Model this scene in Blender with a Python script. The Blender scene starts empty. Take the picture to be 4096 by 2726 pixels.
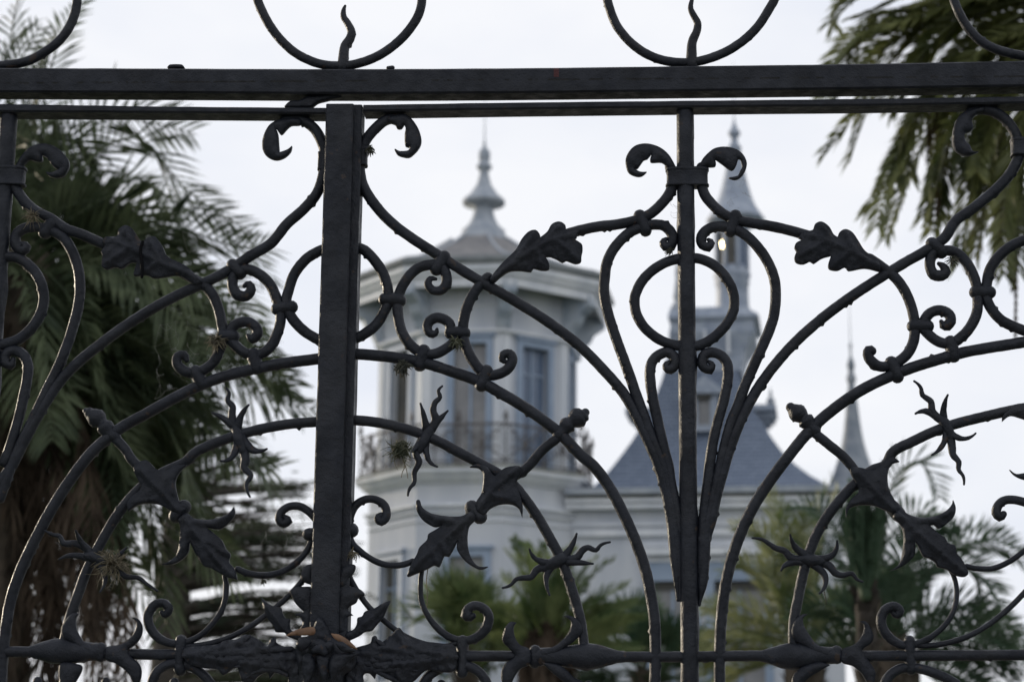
import bpy, math, random
import numpy as np
from mathutils import Vector, Matrix, noise
from mathutils.geometry import delaunay_2d_cdt
C = bpy.context
SC = C.scene
COL = SC.collection
R = math.radians
random.seed(5)

# ------------------------------------------------------------------ camera
PITCH, YAW, ROLL = R(13.161), R(2.846), R(0.607)
DIST = 4.7
CAM = np.array([DIST * math.tan(YAW), -DIST, 1.6])
FPX = 75.0 / 36.0 * 4096.0
_F = np.array([-math.sin(YAW) * math.cos(PITCH), math.cos(YAW) * math.cos(PITCH), math.sin(PITCH)])
_R0 = np.array([math.cos(YAW), math.sin(YAW), 0.0])
_U0 = np.cross(_R0, _F)
_R = _R0 * math.cos(ROLL) + _U0 * math.sin(ROLL)
_U = _U0 * math.cos(ROLL) - _R0 * math.sin(ROLL)
cd = bpy.data.cameras.new('camera')
cam = bpy.data.objects.new('camera', cd)
COL.objects.link(cam)
cam.matrix_world = Matrix(((_R[0], _U[0], -_F[0], CAM[0]), (_R[1], _U[1], -_F[1], CAM[1]),
                           (_R[2], _U[2], -_F[2], CAM[2]), (0, 0, 0, 1)))
cd.sensor_width = 36.0
cd.lens = 75.0
cd.clip_start = 0.1
cd.clip_end = 5000.0
cd.dof.use_dof = True
cd.dof.focus_distance = 4.72
cd.dof.aperture_fstop = 4.9
SC.camera = cam

# ------------------------------------------------------------------ sky, sun
SUN_EL = R(10.0)
SUN_DIR = Vector((-0.766 * math.cos(SUN_EL), 0.643 * math.cos(SUN_EL), math.sin(SUN_EL)))
w = bpy.data.worlds.new('World')
SC.world = w
w.use_nodes = True
nt = w.node_tree
nt.nodes.clear()
out = nt.nodes.new('ShaderNodeOutputWorld')
bg = nt.nodes.new('ShaderNodeBackground')
bg.inputs['Strength'].default_value = 0.1
sky = nt.nodes.new('ShaderNodeTexSky')
sky.sky_type = 'NISHITA'
sky.sun_disc = False
sky.sun_elevation = SUN_EL
sky.sun_rotation = math.atan2(SUN_DIR.x, SUN_DIR.y)
sky.dust_density = 2.0
tc = nt.nodes.new('ShaderNodeTexCoord')
mp = nt.nodes.new('ShaderNodeMapping')
mp.inputs['Scale'].default_value = (2.2, 2.2, 5.0)
nz = nt.nodes.new('ShaderNodeTexNoise')
nz.inputs['Scale'].default_value = 2.2
nz.inputs['Detail'].default_value = 5.0
cr = nt.nodes.new('ShaderNodeValToRGB')
cr.color_ramp.elements[0].position = 0.30
cr.color_ramp.elements[0].color = (8.2, 8.65, 9.8, 1)
cr.color_ramp.elements[1].position = 0.66
cr.color_ramp.elements[1].color = (10.1, 10.2, 10.6, 1)
mx = nt.nodes.new('ShaderNodeMix')
mx.data_type = 'RGBA'
mx.inputs[0].default_value = 0.9
nt.links.new(tc.outputs['Generated'], mp.inputs[0])
nt.links.new(mp.outputs[0], nz.inputs['Vector'])
nt.links.new(nz.outputs[0], cr.inputs[0])
nt.links.new(sky.outputs[0], mx.inputs[6])
nt.links.new(cr.outputs[0], mx.inputs[7])
nt.links.new(mx.outputs[2], bg.inputs['Color'])
nt.links.new(bg.outputs[0], out.inputs['Surface'])

sd = bpy.data.lights.new('sun', 'SUN')
sun = bpy.data.objects.new('sun', sd)
COL.objects.link(sun)
sun.rotation_euler = SUN_DIR.to_track_quat('Z', 'Y').to_euler()
sun.location = SUN_DIR * 60
sd.energy = 2.9
sd.angle = R(0.5)
sd.color = (1.0, 0.86, 0.66)
SC.view_settings.view_transform = 'Standard'
SC.view_settings.look = 'None'
SC.view_settings.exposure = 0.0
SC.view_settings.gamma = 1.0

# ------------------------------------------------------------------ materials
def mat(name, c1, c2=None, rough=0.6, scale=8.0, detail=6.0, bump=0.0, bscale=None, metal=0.0, spec=0.5, lo=0.35, hi=0.65, trans=0.0, stretch=None):
    m = bpy.data.materials.new(name)
    m.use_nodes = True
    t = m.node_tree
    b = t.nodes['Principled BSDF']
    b.inputs['Roughness'].default_value = rough
    b.inputs['Metallic'].default_value = metal
    b.inputs['Specular IOR Level'].default_value = spec
    co = t.nodes.new('ShaderNodeTexCoord')
    if c2 is None:
        c2 = c1
    n = t.nodes.new('ShaderNodeTexNoise')
    n.inputs['Scale'].default_value = scale
    n.inputs['Detail'].default_value = detail
    r = t.nodes.new('ShaderNodeValToRGB')
    r.color_ramp.elements[0].position = lo
    r.color_ramp.elements[1].position = hi
    r.color_ramp.elements[0].color = (*c1, 1)
    r.color_ramp.elements[1].color = (*c2, 1)
    if stretch:
        mpv = t.nodes.new('ShaderNodeMapping')
        mpv.inputs['Scale'].default_value = stretch
        t.links.new(co.outputs['Object'], mpv.inputs[0])
        t.links.new(mpv.outputs[0], n.inputs['Vector'])
    else:
        t.links.new(co.outputs['Object'], n.inputs['Vector'])
    t.links.new(n.outputs[0], r.inputs[0])
    t.links.new(r.outputs[0], b.inputs['Base Color'])
    if bump:
        n2 = t.nodes.new('ShaderNodeTexNoise')
        n2.inputs['Scale'].default_value = bscale or scale * 6
        n2.inputs['Detail'].default_value = 4
        bp = t.nodes.new('ShaderNodeBump')
        bp.inputs['Strength'].default_value = bump
        bp.inputs['Distance'].default_value = 0.004
        t.links.new(co.outputs['Object'], n2.inputs['Vector'])
        t.links.new(n2.outputs[0], bp.inputs['Height'])
        t.links.new(bp.outputs[0], b.inputs['Normal'])
    if trans:
        tr = t.nodes.new('ShaderNodeBsdfTranslucent')
        ms = t.nodes.new('ShaderNodeMixShader')
        ms.inputs[0].default_value = trans
        t.links.new(r.outputs[0], tr.inputs['Color'])
        t.links.new(b.outputs[0], ms.inputs[1])
        t.links.new(tr.outputs[0], ms.inputs[2])
        t.links.new(ms.outputs[0], t.nodes['Material Output'].inputs['Surface'])
    return m

def iron_mat():
    # old blue-black paint: patchy sheen, a few rusty chips, fine lumps under the coats
    m = mat('painted iron', (0.0064, 0.0080, 0.0122), (0.0150, 0.0175, 0.0245), 0.5, 18, 9, 0.0, spec=0.24)
    t = m.node_tree
    b = t.nodes['Principled BSDF']
    ramp = [q for q in t.nodes if q.type == 'VALTORGB'][0]
    co = [q for q in t.nodes if q.type == 'TEX_COORD'][0]
    def nz_(scale, det):
        q = t.nodes.new('ShaderNodeTexNoise')
        q.inputs['Scale'].default_value = scale
        q.inputs['Detail'].default_value = det
        t.links.new(co.outputs['Object'], q.inputs['Vector'])
        return q.outputs[0]
    def rmp(src, a, bb, ca, cb):
        q = t.nodes.new('ShaderNodeMapRange')
        q.inputs[1].default_value, q.inputs[2].default_value = a, bb
        q.inputs[3].default_value, q.inputs[4].default_value = ca, cb
        t.links.new(src, q.inputs[0])
        return q.outputs[0]
    chip = rmp(nz_(38, 7), .66, .69, 0, .7)
    mx_ = t.nodes.new('ShaderNodeMix')
    mx_.data_type = 'RGBA'
    t.links.new(chip, mx_.inputs[0])
    t.links.new(ramp.outputs[0], mx_.inputs[6])
    mx_.inputs[7].default_value = (0.040, 0.027, 0.020, 1)
    dus = rmp(nz_(7, 6), .52, .72, 0, .55)
    m2 = t.nodes.new('ShaderNodeMix')
    m2.data_type = 'RGBA'
    t.links.new(dus, m2.inputs[0])
    t.links.new(mx_.outputs[2], m2.inputs[6])
    m2.inputs[7].default_value = (0.026, 0.0275, 0.032, 1)
    t.links.new(m2.outputs[2], b.inputs['Base Color'])
    t.links.new(rmp(nz_(30, 5), .3, .7, .34, .68), b.inputs['Roughness'])
    h1, h2 = nz_(260, 4), nz_(70, 6)
    ad = t.nodes.new('ShaderNodeMath')
    ad.operation = 'MULTIPLY_ADD'
    t.links.new(h2, ad.inputs[0])
    ad.inputs[1].default_value = 2.0
    t.links.new(h1, ad.inputs[2])
    bp = t.nodes.new('ShaderNodeBump')
    bp.inputs['Strength'].default_value = .5
    bp.inputs['Distance'].default_value = .003
    t.links.new(ad.outputs[0], bp.inputs['Height'])
    t.links.new(bp.outputs[0], b.inputs['Normal'])
    return m
IRON = iron_mat()
RUST = mat('rusty iron', (0.045, 0.03, 0.025), (0.024, 0.022, 0.024), 0.7, 30, 8, 0.5, 160, spec=0.3)
BLACK = mat('black plastic', (0.004, 0.004, 0.005), None, 0.8, spec=0.1)
WALL = mat('pale grey painted render', (0.42, 0.45, 0.50), (0.56, 0.58, 0.605), 0.85, 1.6, 8, 0.2, 30, stretch=(1, 1, .22))
TRIM = mat('white painted moulding', (0.54, 0.57, 0.61), (0.70, 0.715, 0.73), 0.75, 2.4, 8, stretch=(1, 1, .3))
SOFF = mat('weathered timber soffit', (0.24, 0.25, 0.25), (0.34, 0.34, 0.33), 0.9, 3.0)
FRAME = mat('blue grey window paint', (0.22, 0.285, 0.38), (0.28, 0.345, 0.44), 0.6, 3)
BRKT = mat('blue grey bracket paint', (0.28, 0.33, 0.39), (0.42, 0.46, 0.50), 0.7, 4)
GLASS = mat('curtained window glass', (0.17, 0.172, 0.178), (0.27, 0.27, 0.27), 0.12, 2.0)
GLASSB = mat('blue window glass', (0.10, 0.14, 0.21), (0.14, 0.18, 0.25), 0.1, 2.0)
DARK = mat('dark opening', (0.045, 0.045, 0.04), (0.08, 0.075, 0.06), 0.5, 2)
ROOFB = mat('brown slate roof', (0.15, 0.15, 0.155), (0.235, 0.228, 0.222), 0.85, 4, 8)
ROOFE = mat('weathered metal roof edge', (0.10, 0.115, 0.12), (0.17, 0.185, 0.185), 0.7, 3)
STONE = mat('grey painted finial', (0.26, 0.295, 0.34), (0.37, 0.40, 0.435), 0.75, 5)
LANT = mat('grey zinc lantern', (0.22, 0.26, 0.33), (0.33, 0.37, 0.43), 0.6, 5)
RAILM = mat('rusty balcony iron', (0.07, 0.065, 0.065), (0.13, 0.12, 0.115), 0.8, 10)
GRASS = mat('garden lawn', (0.035, 0.055, 0.02), (0.07, 0.085, 0.035), 0.95, 1.5, 8)
LEAFA = mat('grey green palm leaflets', (0.030, 0.045, 0.024), (0.118, 0.145, 0.076), 0.55, 2.6, 6, spec=0.22, trans=0.22)
LEAFB = mat('olive palm leaflets', (0.045, 0.064, 0.017), (0.20, 0.215, 0.078), 0.42, 3.0, 6, spec=0.5, trans=0.4)
LEAFC = mat('dark green palm leaflets', (0.024, 0.052, 0.030), (0.08, 0.12, 0.068), 0.55, 2.4, 6, spec=0.22, trans=0.25)
LEAFG = mat('fresh green palm leaflets', (0.05, 0.085, 0.03), (0.20, 0.24, 0.10), 0.55, 3.0, 6, spec=0.22, trans=0.32)
LEAFY = mat('yellow green palm leaflets', (0.075, 0.105, 0.03), (0.29, 0.30, 0.15), 0.55, 3.0, 6, spec=0.25, trans=0.35)
DEAD = mat('dry brown fronds', (0.022, 0.016, 0.012), (0.095, 0.070, 0.050), 0.85, 3.2, 6, spec=0.2, trans=0.12)
BARK = mat('fibrous palm bark', (0.030, 0.025, 0.018), (0.085, 0.066, 0.048), 0.9, 9, 8, 0.8, 30)
CEDAR = mat('cedar needles', (0.022, 0.036, 0.022), (0.065, 0.075, 0.036), 0.7, 0.9, 5, trans=0.15)
TILL = mat('grey green air plant', (0.045, 0.055, 0.035), (0.11, 0.115, 0.07), 0.7, 60, 3, trans=0.2)
STRAW = mat('dry straw strands', (0.09, 0.08, 0.055), (0.20, 0.17, 0.11), 0.8, 60, 3, trans=0.2)
TILLD = mat('dark air plant', (0.022, 0.026, 0.02), (0.06, 0.06, 0.04), 0.8, 60, 3)
WEB = mat('dusty cobweb', (0.16, 0.16, 0.15), (0.25, 0.25, 0.24), 0.9, 50)
DRYL = mat('dry orange brown leaf', (0.10, 0.052, 0.026), (0.17, 0.092, 0.048), 0.6, 30, 5, 0.3, 90)

def slate_mat():
    m = bpy.data.materials.new('blue slate roof')
    m.use_nodes = True
    t = m.node_tree
    b = t.nodes['Principled BSDF']
    b.inputs['Roughness'].default_value = 0.65
    co = t.nodes.new('ShaderNodeTexCoord')
    mpn = t.nodes.new('ShaderNodeMapping')
    mpn.inputs['Rotation'].default_value = (R(90), 0, 0)
    br = t.nodes.new('ShaderNodeTexBrick')
    br.inputs['Scale'].default_value = 5.5
    br.inputs['Color1'].default_value = (0.125, 0.16, 0.225, 1)
    br.inputs['Color2'].default_value = (0.165, 0.205, 0.275, 1)
    br.inputs['Mortar'].default_value = (0.05, 0.07, 0.105, 1)
    br.inputs['Mortar Size'].default_value = 0.05
    br.inputs['Brick Width'].default_value = 0.9
    br.inputs['Row Height'].default_value = 0.5
    t.links.new(co.outputs['Object'], mpn.inputs[0])
    t.links.new(mpn.outputs[0], br.inputs[0])
    t.links.new(br.outputs[0], b.inputs['Base Color'])
    bp = t.nodes.new('ShaderNodeBump')
    bp.inputs['Strength'].default_value = 0.6
    bp.inputs['Distance'].default_value = 0.02
    bp.invert = True
    t.links.new(br.outputs[1], bp.inputs['Height'])
    t.links.new(bp.outputs[0], b.inputs['Normal'])
    return m
SLATE = slate_mat()
MOSS = mat('mossy ledge', (0.10, 0.105, 0.08), (0.22, 0.22, 0.19), 0.95, 5)
SPIRE = mat('pale grey spire slates', (0.19, 0.22, 0.255), (0.28, 0.305, 0.335), 0.75, 5)
BARKD = mat('dark bark', (0.025, 0.021, 0.017), (0.06, 0.05, 0.04), 0.95, 8)

def transom_mat():
    # painted beam with a broken line of pits along its weld and a smear of old red paint
    m = IRON.copy()
    m.name = 'pitted painted beam'
    t = m.node_tree
    b = t.nodes['Principled BSDF']
    ramp = [n for n in t.nodes if n.type == 'VALTORGB'][0]
    co = [n for n in t.nodes if n.type == 'TEX_COORD'][0]
    sx = t.nodes.new('ShaderNodeSeparateXYZ')
    t.links.new(co.outputs['Object'], sx.inputs[0])
    def mth(op, a, bval):
        n = t.nodes.new('ShaderNodeMath')
        n.operation = op
        for i, q in enumerate((a, bval)):
            if isinstance(q, (int, float)):
                n.inputs[i].default_value = q
            else:
                t.links.new(q, n.inputs[i])
        return n.outputs[0]
    nzp = t.nodes.new('ShaderNodeTexNoise')
    nzp.inputs['Scale'].default_value = 45
    nzp.inputs['Detail'].default_value = 5
    t.links.new(co.outputs['Object'], nzp.inputs['Vector'])
    d = mth('ABSOLUTE', mth('SUBTRACT', sx.outputs[2], SEAM_L), 0)
    line = mth('LESS_THAN', d, 0.0022)
    pit = mth('MULTIPLY', line, mth('GREATER_THAN', nzp.outputs[0], 0.5))
    mixn = t.nodes.new('ShaderNodeMix')
    mixn.data_type = 'RGBA'
    t.links.new(pit, mixn.inputs[0])
    t.links.new(ramp.outputs[0], mixn.inputs[6])
    mixn.inputs[7].default_value = (0.003, 0.003, 0.003, 1)
    dx = mth('ABSOLUTE', mth('SUBTRACT', sx.outputs[0], RED_X), 0)
    red = mth('MULTIPLY', mth('LESS_THAN', dx, 0.006), mth('GREATER_THAN', sx.outputs[2], SEAM_L + 0.006))
    red = mth('MULTIPLY', mth('MULTIPLY', red, mth('GREATER_THAN', nzp.outputs[0], 0.42)), 0.6)
    mix2 = t.nodes.new('ShaderNodeMix')
    mix2.data_type = 'RGBA'
    t.links.new(red, mix2.inputs[0])
    t.links.new(mixn.outputs[2], mix2.inputs[6])
    mix2.inputs[7].default_value = (0.09, 0.02, 0.018, 1)
    t.links.new(mix2.outputs[2], b.inputs['Base Color'])
    return m

# ------------------------------------------------------------------ helpers
def ray(px, py):
    d = _F * FPX + _R * (px - 2048.0) - _U * (py - 1363.0)
    return d / FPX            # unit depth along the optical axis
def atY(px, py, Y):           # photo pixel -> point on the vertical plane y = Y
    d = ray(px, py)
    return CAM + d * ((Y - CAM[1]) / d[1])
def atYd(x, y, Y):            # same, in 2356-wide pixels
    return atY(x * 1.7385, y * 1.7385, Y)
def depth(p):
    return float(np.dot(np.asarray(p) - CAM, _F))
TILES = {'A': (0, 0, .5798), 'B': (1366, 0, .5798), 'C': (2730, 0, .5798),
         'D': (0, 909, .5798), 'E': (1366, 909, .5798), 'F': (2730, 909, .5798),
         'G': (0, 1817, .5798), 'H': (1366, 1817, .5798), 'I': (2730, 1817, .5798),
         'J': (1400, 450, .4669), 'K': (1400, 1180, .4669), 'L': (2400, 450, .4669), 'M': (2400, 1180, .4669),
         'N': (1400, 1900, .4669), 'O': (2450, 1900, .4669), 'Q': (3100, 1800, .42275),
         'U': (0, 1000, .7014), 'V': (980, 2160, .361), 'W': (1560, 1480, .5102), 'X': (150, 1600, .5102),
         'Z': (0, 0, 1.7385)}
def P(spec):                  # 'A 10,20 30,40 | E 5,6,7' -> full pixels and radii
    t = TILES['Z']
    pts, rad = [], []
    for tok in spec.replace('|', ' ').split():
        if tok in TILES:
            t = TILES[tok]
            continue
        q = [float(k) for k in tok.split(',')]
        pts.append((t[0] + q[0] * t[2], t[1] + q[1] * t[2]))
        rad.append(q[2] * t[2] if len(q) > 2 else float('nan'))
    return np.array(pts), np.array(rad)

class MB:
    def __init__(s):
        s.v, s.f = [], []
    def add(s, v, f):
        o = len(s.v)
        s.v.extend([tuple(map(float, p)) for p in v])
        s.f.extend([tuple(i + o for i in q) for q in f])
    def build(s, name, m, parent=None, smooth=True):
        me = bpy.data.meshes.new(name)
        off = np.array(parent_world(parent)) if parent else np.zeros(3)
        me.from_pydata([tuple(np.array(p) - off) for p in s.v] if parent else s.v, [], s.f)
        me.materials.append(m)
        if smooth:
            me.polygons.foreach_set('use_smooth', [True] * len(me.polygons))
        me.update()
        o = bpy.data.objects.new(name, me)
        COL.objects.link(o)
        if parent:
            o.parent = parent
        return o
def parent_world(p):
    v = Vector((0, 0, 0))
    while p is not None:
        v = v + Vector(p.location)
        p = p.parent
    return v
def thing(name, loc, label, cat, group=None):
    o = bpy.data.objects.new(name, None)
    o.location = loc
    o.empty_display_size = 0.2
    COL.objects.link(o)
    o['label'] = label
    o['category'] = cat
    if group:
        o['group'] = group
    return o
def tag(o, label, cat, group=None):
    o['label'] = label
    o['category'] = cat
    if group:
        o['group'] = group
    return o

def resample(pts, rad, step):
    pts = np.asarray(pts, float)
    n = len(pts)
    if n == 2:
        L = np.linalg.norm(pts[1] - pts[0])
        k = max(2, int(L / step) + 1)
        t = np.linspace(0, 1, k)[:, None]
        return pts[0] * (1 - t) + pts[1] * t, rad[0] * (1 - t[:, 0]) + rad[1] * t[:, 0]
    ch = np.sqrt(np.maximum(np.linalg.norm(np.diff(pts, axis=0), axis=1), 1e-9))
    T = np.concatenate([[0], np.cumsum(ch)])
    tan = np.zeros_like(pts)
    for i in range(1, n - 1):
        h0, h1 = T[i] - T[i - 1], T[i + 1] - T[i]
        tan[i] = ((pts[i] - pts[i - 1]) / h0 * h1 + (pts[i + 1] - pts[i]) / h1 * h0) / (h0 + h1)
    tan[0] = 2 * (pts[1] - pts[0]) / (T[1] - T[0]) - tan[1]
    tan[-1] = 2 * (pts[-1] - pts[-2]) / (T[-1] - T[-2]) - tan[-2]
    op, orr = [], []
    for i in range(n - 1):
        h = T[i + 1] - T[i]
        k = max(2, int(np.linalg.norm(pts[i + 1] - pts[i]) / step) + 1)
        for s in np.linspace(0, 1, k, endpoint=False):
            a, b, c, d = 2 * s**3 - 3 * s**2 + 1, s**3 - 2 * s**2 + s, -2 * s**3 + 3 * s**2, s**3 - s**2
            op.append(a * pts[i] + b * h * tan[i] + c * pts[i + 1] + d * h * tan[i + 1])
            e = s * s * (3 - 2 * s)
            orr.append(rad[i] * (1 - e) + rad[i + 1] * e)
    op.append(pts[-1])
    orr.append(rad[-1])
    return np.array(op), np.array(orr)

def tube(mb, pts, rad, sides=12, dsc=1.0, step=None, lump=0.035, round_ends=True, smoothp=True, drips=0):
    pts = np.asarray(pts, float)
    rad = np.broadcast_to(np.asarray(rad, float), (len(pts),)).copy()
    if step is None:
        step = max(np.max(rad) * 0.55, 0.003)
    if smoothp:
        pts, rad = resample(pts, rad, step)
    if round_ends:
        t0 = pts[0] - pts[1]
        t0 /= np.linalg.norm(t0) + 1e-12
        t1 = pts[-1] - pts[-2]
        t1 /= np.linalg.norm(t1) + 1e-12
        r0, r1 = rad[0], rad[-1]
        pts = np.vstack([[pts[0] + t0 * r0 * k for k in (.98, .85, .5)], pts, [pts[-1] + t1 * r1 * k for k in (.5, .85, .98)]])
        rad = np.concatenate([[r0 * .12, r0 * .53, r0 * .87], rad, [r1 * .87, r1 * .53, r1 * .12]])
    n = len(pts)
    tg = np.gradient(pts, axis=0)
    tg /= np.linalg.norm(tg, axis=1)[:, None] + 1e-12
    ref = np.array([0, 1.0, 0]) if abs(tg[0][1]) < 0.85 else np.array([1.0, 0, 0])
    V, Fc = [], []
    b = ref - tg[0] * np.dot(ref, tg[0])
    b /= np.linalg.norm(b)
    for i in range(n):
        b = b - tg[i] * np.dot(b, tg[i])
        b /= np.linalg.norm(b) + 1e-12
        nn = np.cross(tg[i], b)
        for k in range(sides):
            a = 2 * math.pi * k / sides
            dr = nn * math.cos(a) + b * math.sin(a) * dsc
            r = rad[i]
            if lump:
                q = pts[i] + dr * r
                v3 = Vector(q)
                r *= 1 + lump * (noise.noise(v3 * 70) + 0.8 * noise.noise(v3 * 190))
            V.append(pts[i] + dr * r)
    if drips:                 # paint runs and weld spatter, mostly on the under side
        dl = np.linalg.norm(np.diff(pts, axis=0), axis=1).sum()
        for _ in range(int(dl * drips)):
            i = random.randrange(3, max(4, n - 3))
            ks = sorted(range(sides), key=lambda k: V[i * sides + k][2])[:max(2, sides // 3)] if random.random() < .7 else range(sides)
            k = random.choice(list(ks))
            V[i * sides + k] = pts[i] + (V[i * sides + k] - pts[i]) * random.uniform(1.10, 1.34)
    for i in range(n - 1):
        for k in range(sides):
            k2 = (k + 1) % sides
            Fc.append((i * sides + k, i * sides + k2, (i + 1) * sides + k2, (i + 1) * sides + k))
    Fc.append(tuple(range(sides))[::-1])
    Fc.append(tuple((n - 1) * sides + k for k in range(sides)))
    mb.add(V, Fc)

def gate_pts(spec, y=0.0, r=None):
    px, rr = P(spec)
    pts = np.array([atY(a, b, y) for a, b in px])
    if r is not None:
        ra = np.atleast_1d(np.asarray(r, float))
        base = np.interp(np.linspace(0, 1, len(px)), np.linspace(0, 1, len(ra)), ra)
        rr = np.where(np.isnan(rr), base, rr)
    rw = np.array([rr[i] * depth(pts[i]) / FPX for i in range(len(px))])
    return pts, rw
def rod(name, spec, parent, r=22.0, y=0.0, m=None, dsc=1.0, sides=14, ends=True, lump=0.04):
    mb = MB()
    for sp in ([spec] if isinstance(spec, str) else spec):
        pts, rw = gate_pts(sp, y, r)
        tube(mb, pts, rw, sides, dsc, round_ends=ends, lump=lump, drips=26 if sides > 12 else 0)
    return mb.build(name, m or IRON, parent)
def pill(spec, parent, r=48, name='collar', y=0.0, dsc=1.15):   # r in tile-of-the-spec pixels
    sc = TILES[spec.split()[0]][2]
    return rod(name, spec, parent, r * sc, y, dsc=dsc, lump=0.05)

def plate(name, spec, parent, y=-0.004, th=0.004, bulge=0.012, k=0.016, m=None, fine=0.0055, curl=0.0, seed=0, vein=0.0018, ribs=(), rib=(0.007, 0.0055)):
    px, _ = P(spec)
    pts = np.array([atY(a, b, y) for a, b in px])[:, [0, 2]]
    n = len(pts)
    out = []
    for i in range(n):           # closed Catmull-Rom, light, keeps tips
        p0, p1, p2, p3 = pts[i - 1], pts[i], pts[(i + 1) % n], pts[(i + 2) % n]
        def lim(tn, h):
            L = np.linalg.norm(tn)
            return tn if L < 1.1 * h else tn * (1.1 * h / L)
        h = np.linalg.norm(p2 - p1)
        d1 = lim((p2 - p0) * .5, h)
        d2 = lim((p3 - p1) * .5, h)
        def sharp(a, b, c):
            u, v = b - a, c - b
            return np.dot(u, v) / (np.linalg.norm(u) * np.linalg.norm(v) + 1e-12) < -0.15
        if sharp(p0, p1, p2):
            d1 = (p2 - p1) * .6
        if sharp(p1, p2, p3):
            d2 = (p2 - p1) * .6
        ns = max(2, int(h / fine) + 1)
        for s in np.linspace(0, 1, ns, endpoint=False):
            a, b, c, d = 2 * s**3 - 3 * s**2 + 1, s**3 - 2 * s**2 + s, -2 * s**3 + 3 * s**2, s**3 - s**2
            out.append(a * p1 + b * d1 + c * p2 + d * d2)
    out = np.array(out)
    lo, hi = out.min(0), out.max(0)
    rng = np.random.RandomState(seed + len(out))
    A, B = out, np.roll(out, -1, 0)
    def dist(q):
        ab = B - A
        t = np.clip(((q - A) * ab).sum(1) / ((ab * ab).sum(1) + 1e-15), 0, 1)
        return float(np.sqrt((((A + ab * t[:, None]) - q) ** 2).sum(1)).min())
    def inside(q):
        c = (A[:, 1] > q[1]) != (B[:, 1] > q[1])
        xs = A[:, 0] + (q[1] - A[:, 1]) / (B[:, 1] - A[:, 1] + 1e-15) * (B[:, 0] - A[:, 0])
        return bool((c & (xs > q[0])).sum() % 2)
    ins = []
    for gx in np.arange(lo[0], hi[0], fine):
        for gz in np.arange(lo[1], hi[1], fine):
            q = np.array([gx, gz]) + rng.uniform(-.2, .2, 2) * fine
            if inside(q) and dist(q) > fine * .5:
                ins.append(q)
    allp = [Vector(q) for q in out] + [Vector(q) for q in ins]
    vs, es, fs, *_ = delaunay_2d_cdt(allp, [], [list(range(len(out)))], 1, 1e-6)
    segs = []
    for sp in ribs:
        rp = np.array([atY(a, b, y) for a, b in P(sp)[0]])[:, [0, 2]]
        segs += list(zip(rp[:-1], rp[1:]))
    SA = np.array([a for a, _ in segs]) if segs else None
    SB = np.array([b for _, b in segs]) if segs else None
    ctr = out.mean(0)
    ext = np.linalg.norm(hi - lo)
    V = []
    hs = []
    for q in vs:
        q = np.array(q)
        d = dist(q)
        h = bulge * (1 - math.exp(-d / k))
        h += vein * noise.noise(Vector((q[0] * 90, q[1] * 90, seed))) * min(1, d / .006)
        if SA is not None:
            ab = SB - SA
            tt = np.clip(((q - SA) * ab).sum(1) / ((ab * ab).sum(1) + 1e-15), 0, 1)
            dr = float(np.sqrt((((SA + ab * tt[:, None]) - q) ** 2).sum(1)).min())
            h += rib[0] * math.exp(-(dr / rib[1]) ** 2) * min(1, d / .004) - .003 * min(1, d / .006)
        off = curl * ((np.linalg.norm(q - ctr) / ext) ** 2) * 4
        hs.append((h, off))
        V.append((q[0], y - th - h - off, q[1]))
    N = len(vs)
    for q, (h, off) in zip(vs, hs):
        V.append((q[0], y + th + h * .7 - off, q[1]))
    Fc, cnt = [], {}
    for f in fs:
        a = np.array(vs[f[1]]) - np.array(vs[f[0]])
        b2 = np.array(vs[f[2]]) - np.array(vs[f[0]])
        f = list(f) if a[0] * b2[1] - a[1] * b2[0] > 0 else list(f)[::-1]
        Fc.append(tuple(f))
        Fc.append(tuple(i + N for i in f[::-1]))
        for i in range(len(f)):
            e = (f[i], f[(i + 1) % len(f)])
            cnt[e] = 1
    for (a, b) in list(cnt):
        if (b, a) not in cnt:
            Fc.append((b, a, a + N, b + N))
    mb = MB()
    mb.add(V, Fc)
    return mb.build(name, m or IRON, parent)

def hexa(mb, c8):
    mb.add(c8, [(0, 1, 2, 3), (7, 6, 5, 4), (0, 4, 5, 1), (1, 5, 6, 2), (2, 6, 7, 3), (3, 7, 4, 0)])
def abox(mb, x0, x1, y0, y1, z0, z1):
    hexa(mb, [(x0, y0, z0), (x0, y1, z0), (x1, y1, z0), (x1, y0, z0), (x0, y0, z1), (x0, y1, z1), (x1, y1, z1), (x1, y0, z1)])
def bar_box(name, a, b, y0, y1, parent, m=None, bev=0.003):
    """square bar between two front edges: a, b = pairs of full-pixel points giving (low/left, high/right) at both ends, on plane y0"""
    p = [atY(*a[0], y0), atY(*a[1], y0), atY(*b[0], y0), atY(*b[1], y0)]
    mb = MB()
    c = []
    for q in (p[0], p[1], p[3], p[2]):
        c.append(tuple(q))
    for q in (p[0], p[1], p[3], p[2]):
        c.append((q[0], y1, q[2]))
    hexa(mb, c)
    o = mb.build(name, m or IRON, parent, smooth=False)
    if bev:
        md = o.modifiers.new('bevel', 'BEVEL')
        md.width = bev
        md.segments = 2
    return o

# ------------------------------------------------------------------ ground
mb = MB()
n = 40
gx = np.linspace(-400, 400, n)
gy = np.concatenate([np.linspace(-40, 60, 24), np.linspace(80, 1500, 16)])
V = [(x, y, 0.0) for y in gy for x in gx]
mb.add(V, [(j * n + i, j * n + i + 1, (j + 1) * n + i + 1, (j + 1) * n + i) for j in range(len(gy) - 1) for i in range(n - 1)])
o = mb.build('ground', GRASS)
o['kind'] = 'structure'
mb = MB()
abox(mb, -1.7, 1.9, -30, 33, -0.05, 0.012)
o = mb.build('driveway', mat('gravel drive', (0.22, 0.2, 0.17), (0.34, 0.31, 0.27), 0.95, 30, 8, 0.4, 120), None, False)
o['kind'] = 'structure'

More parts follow.
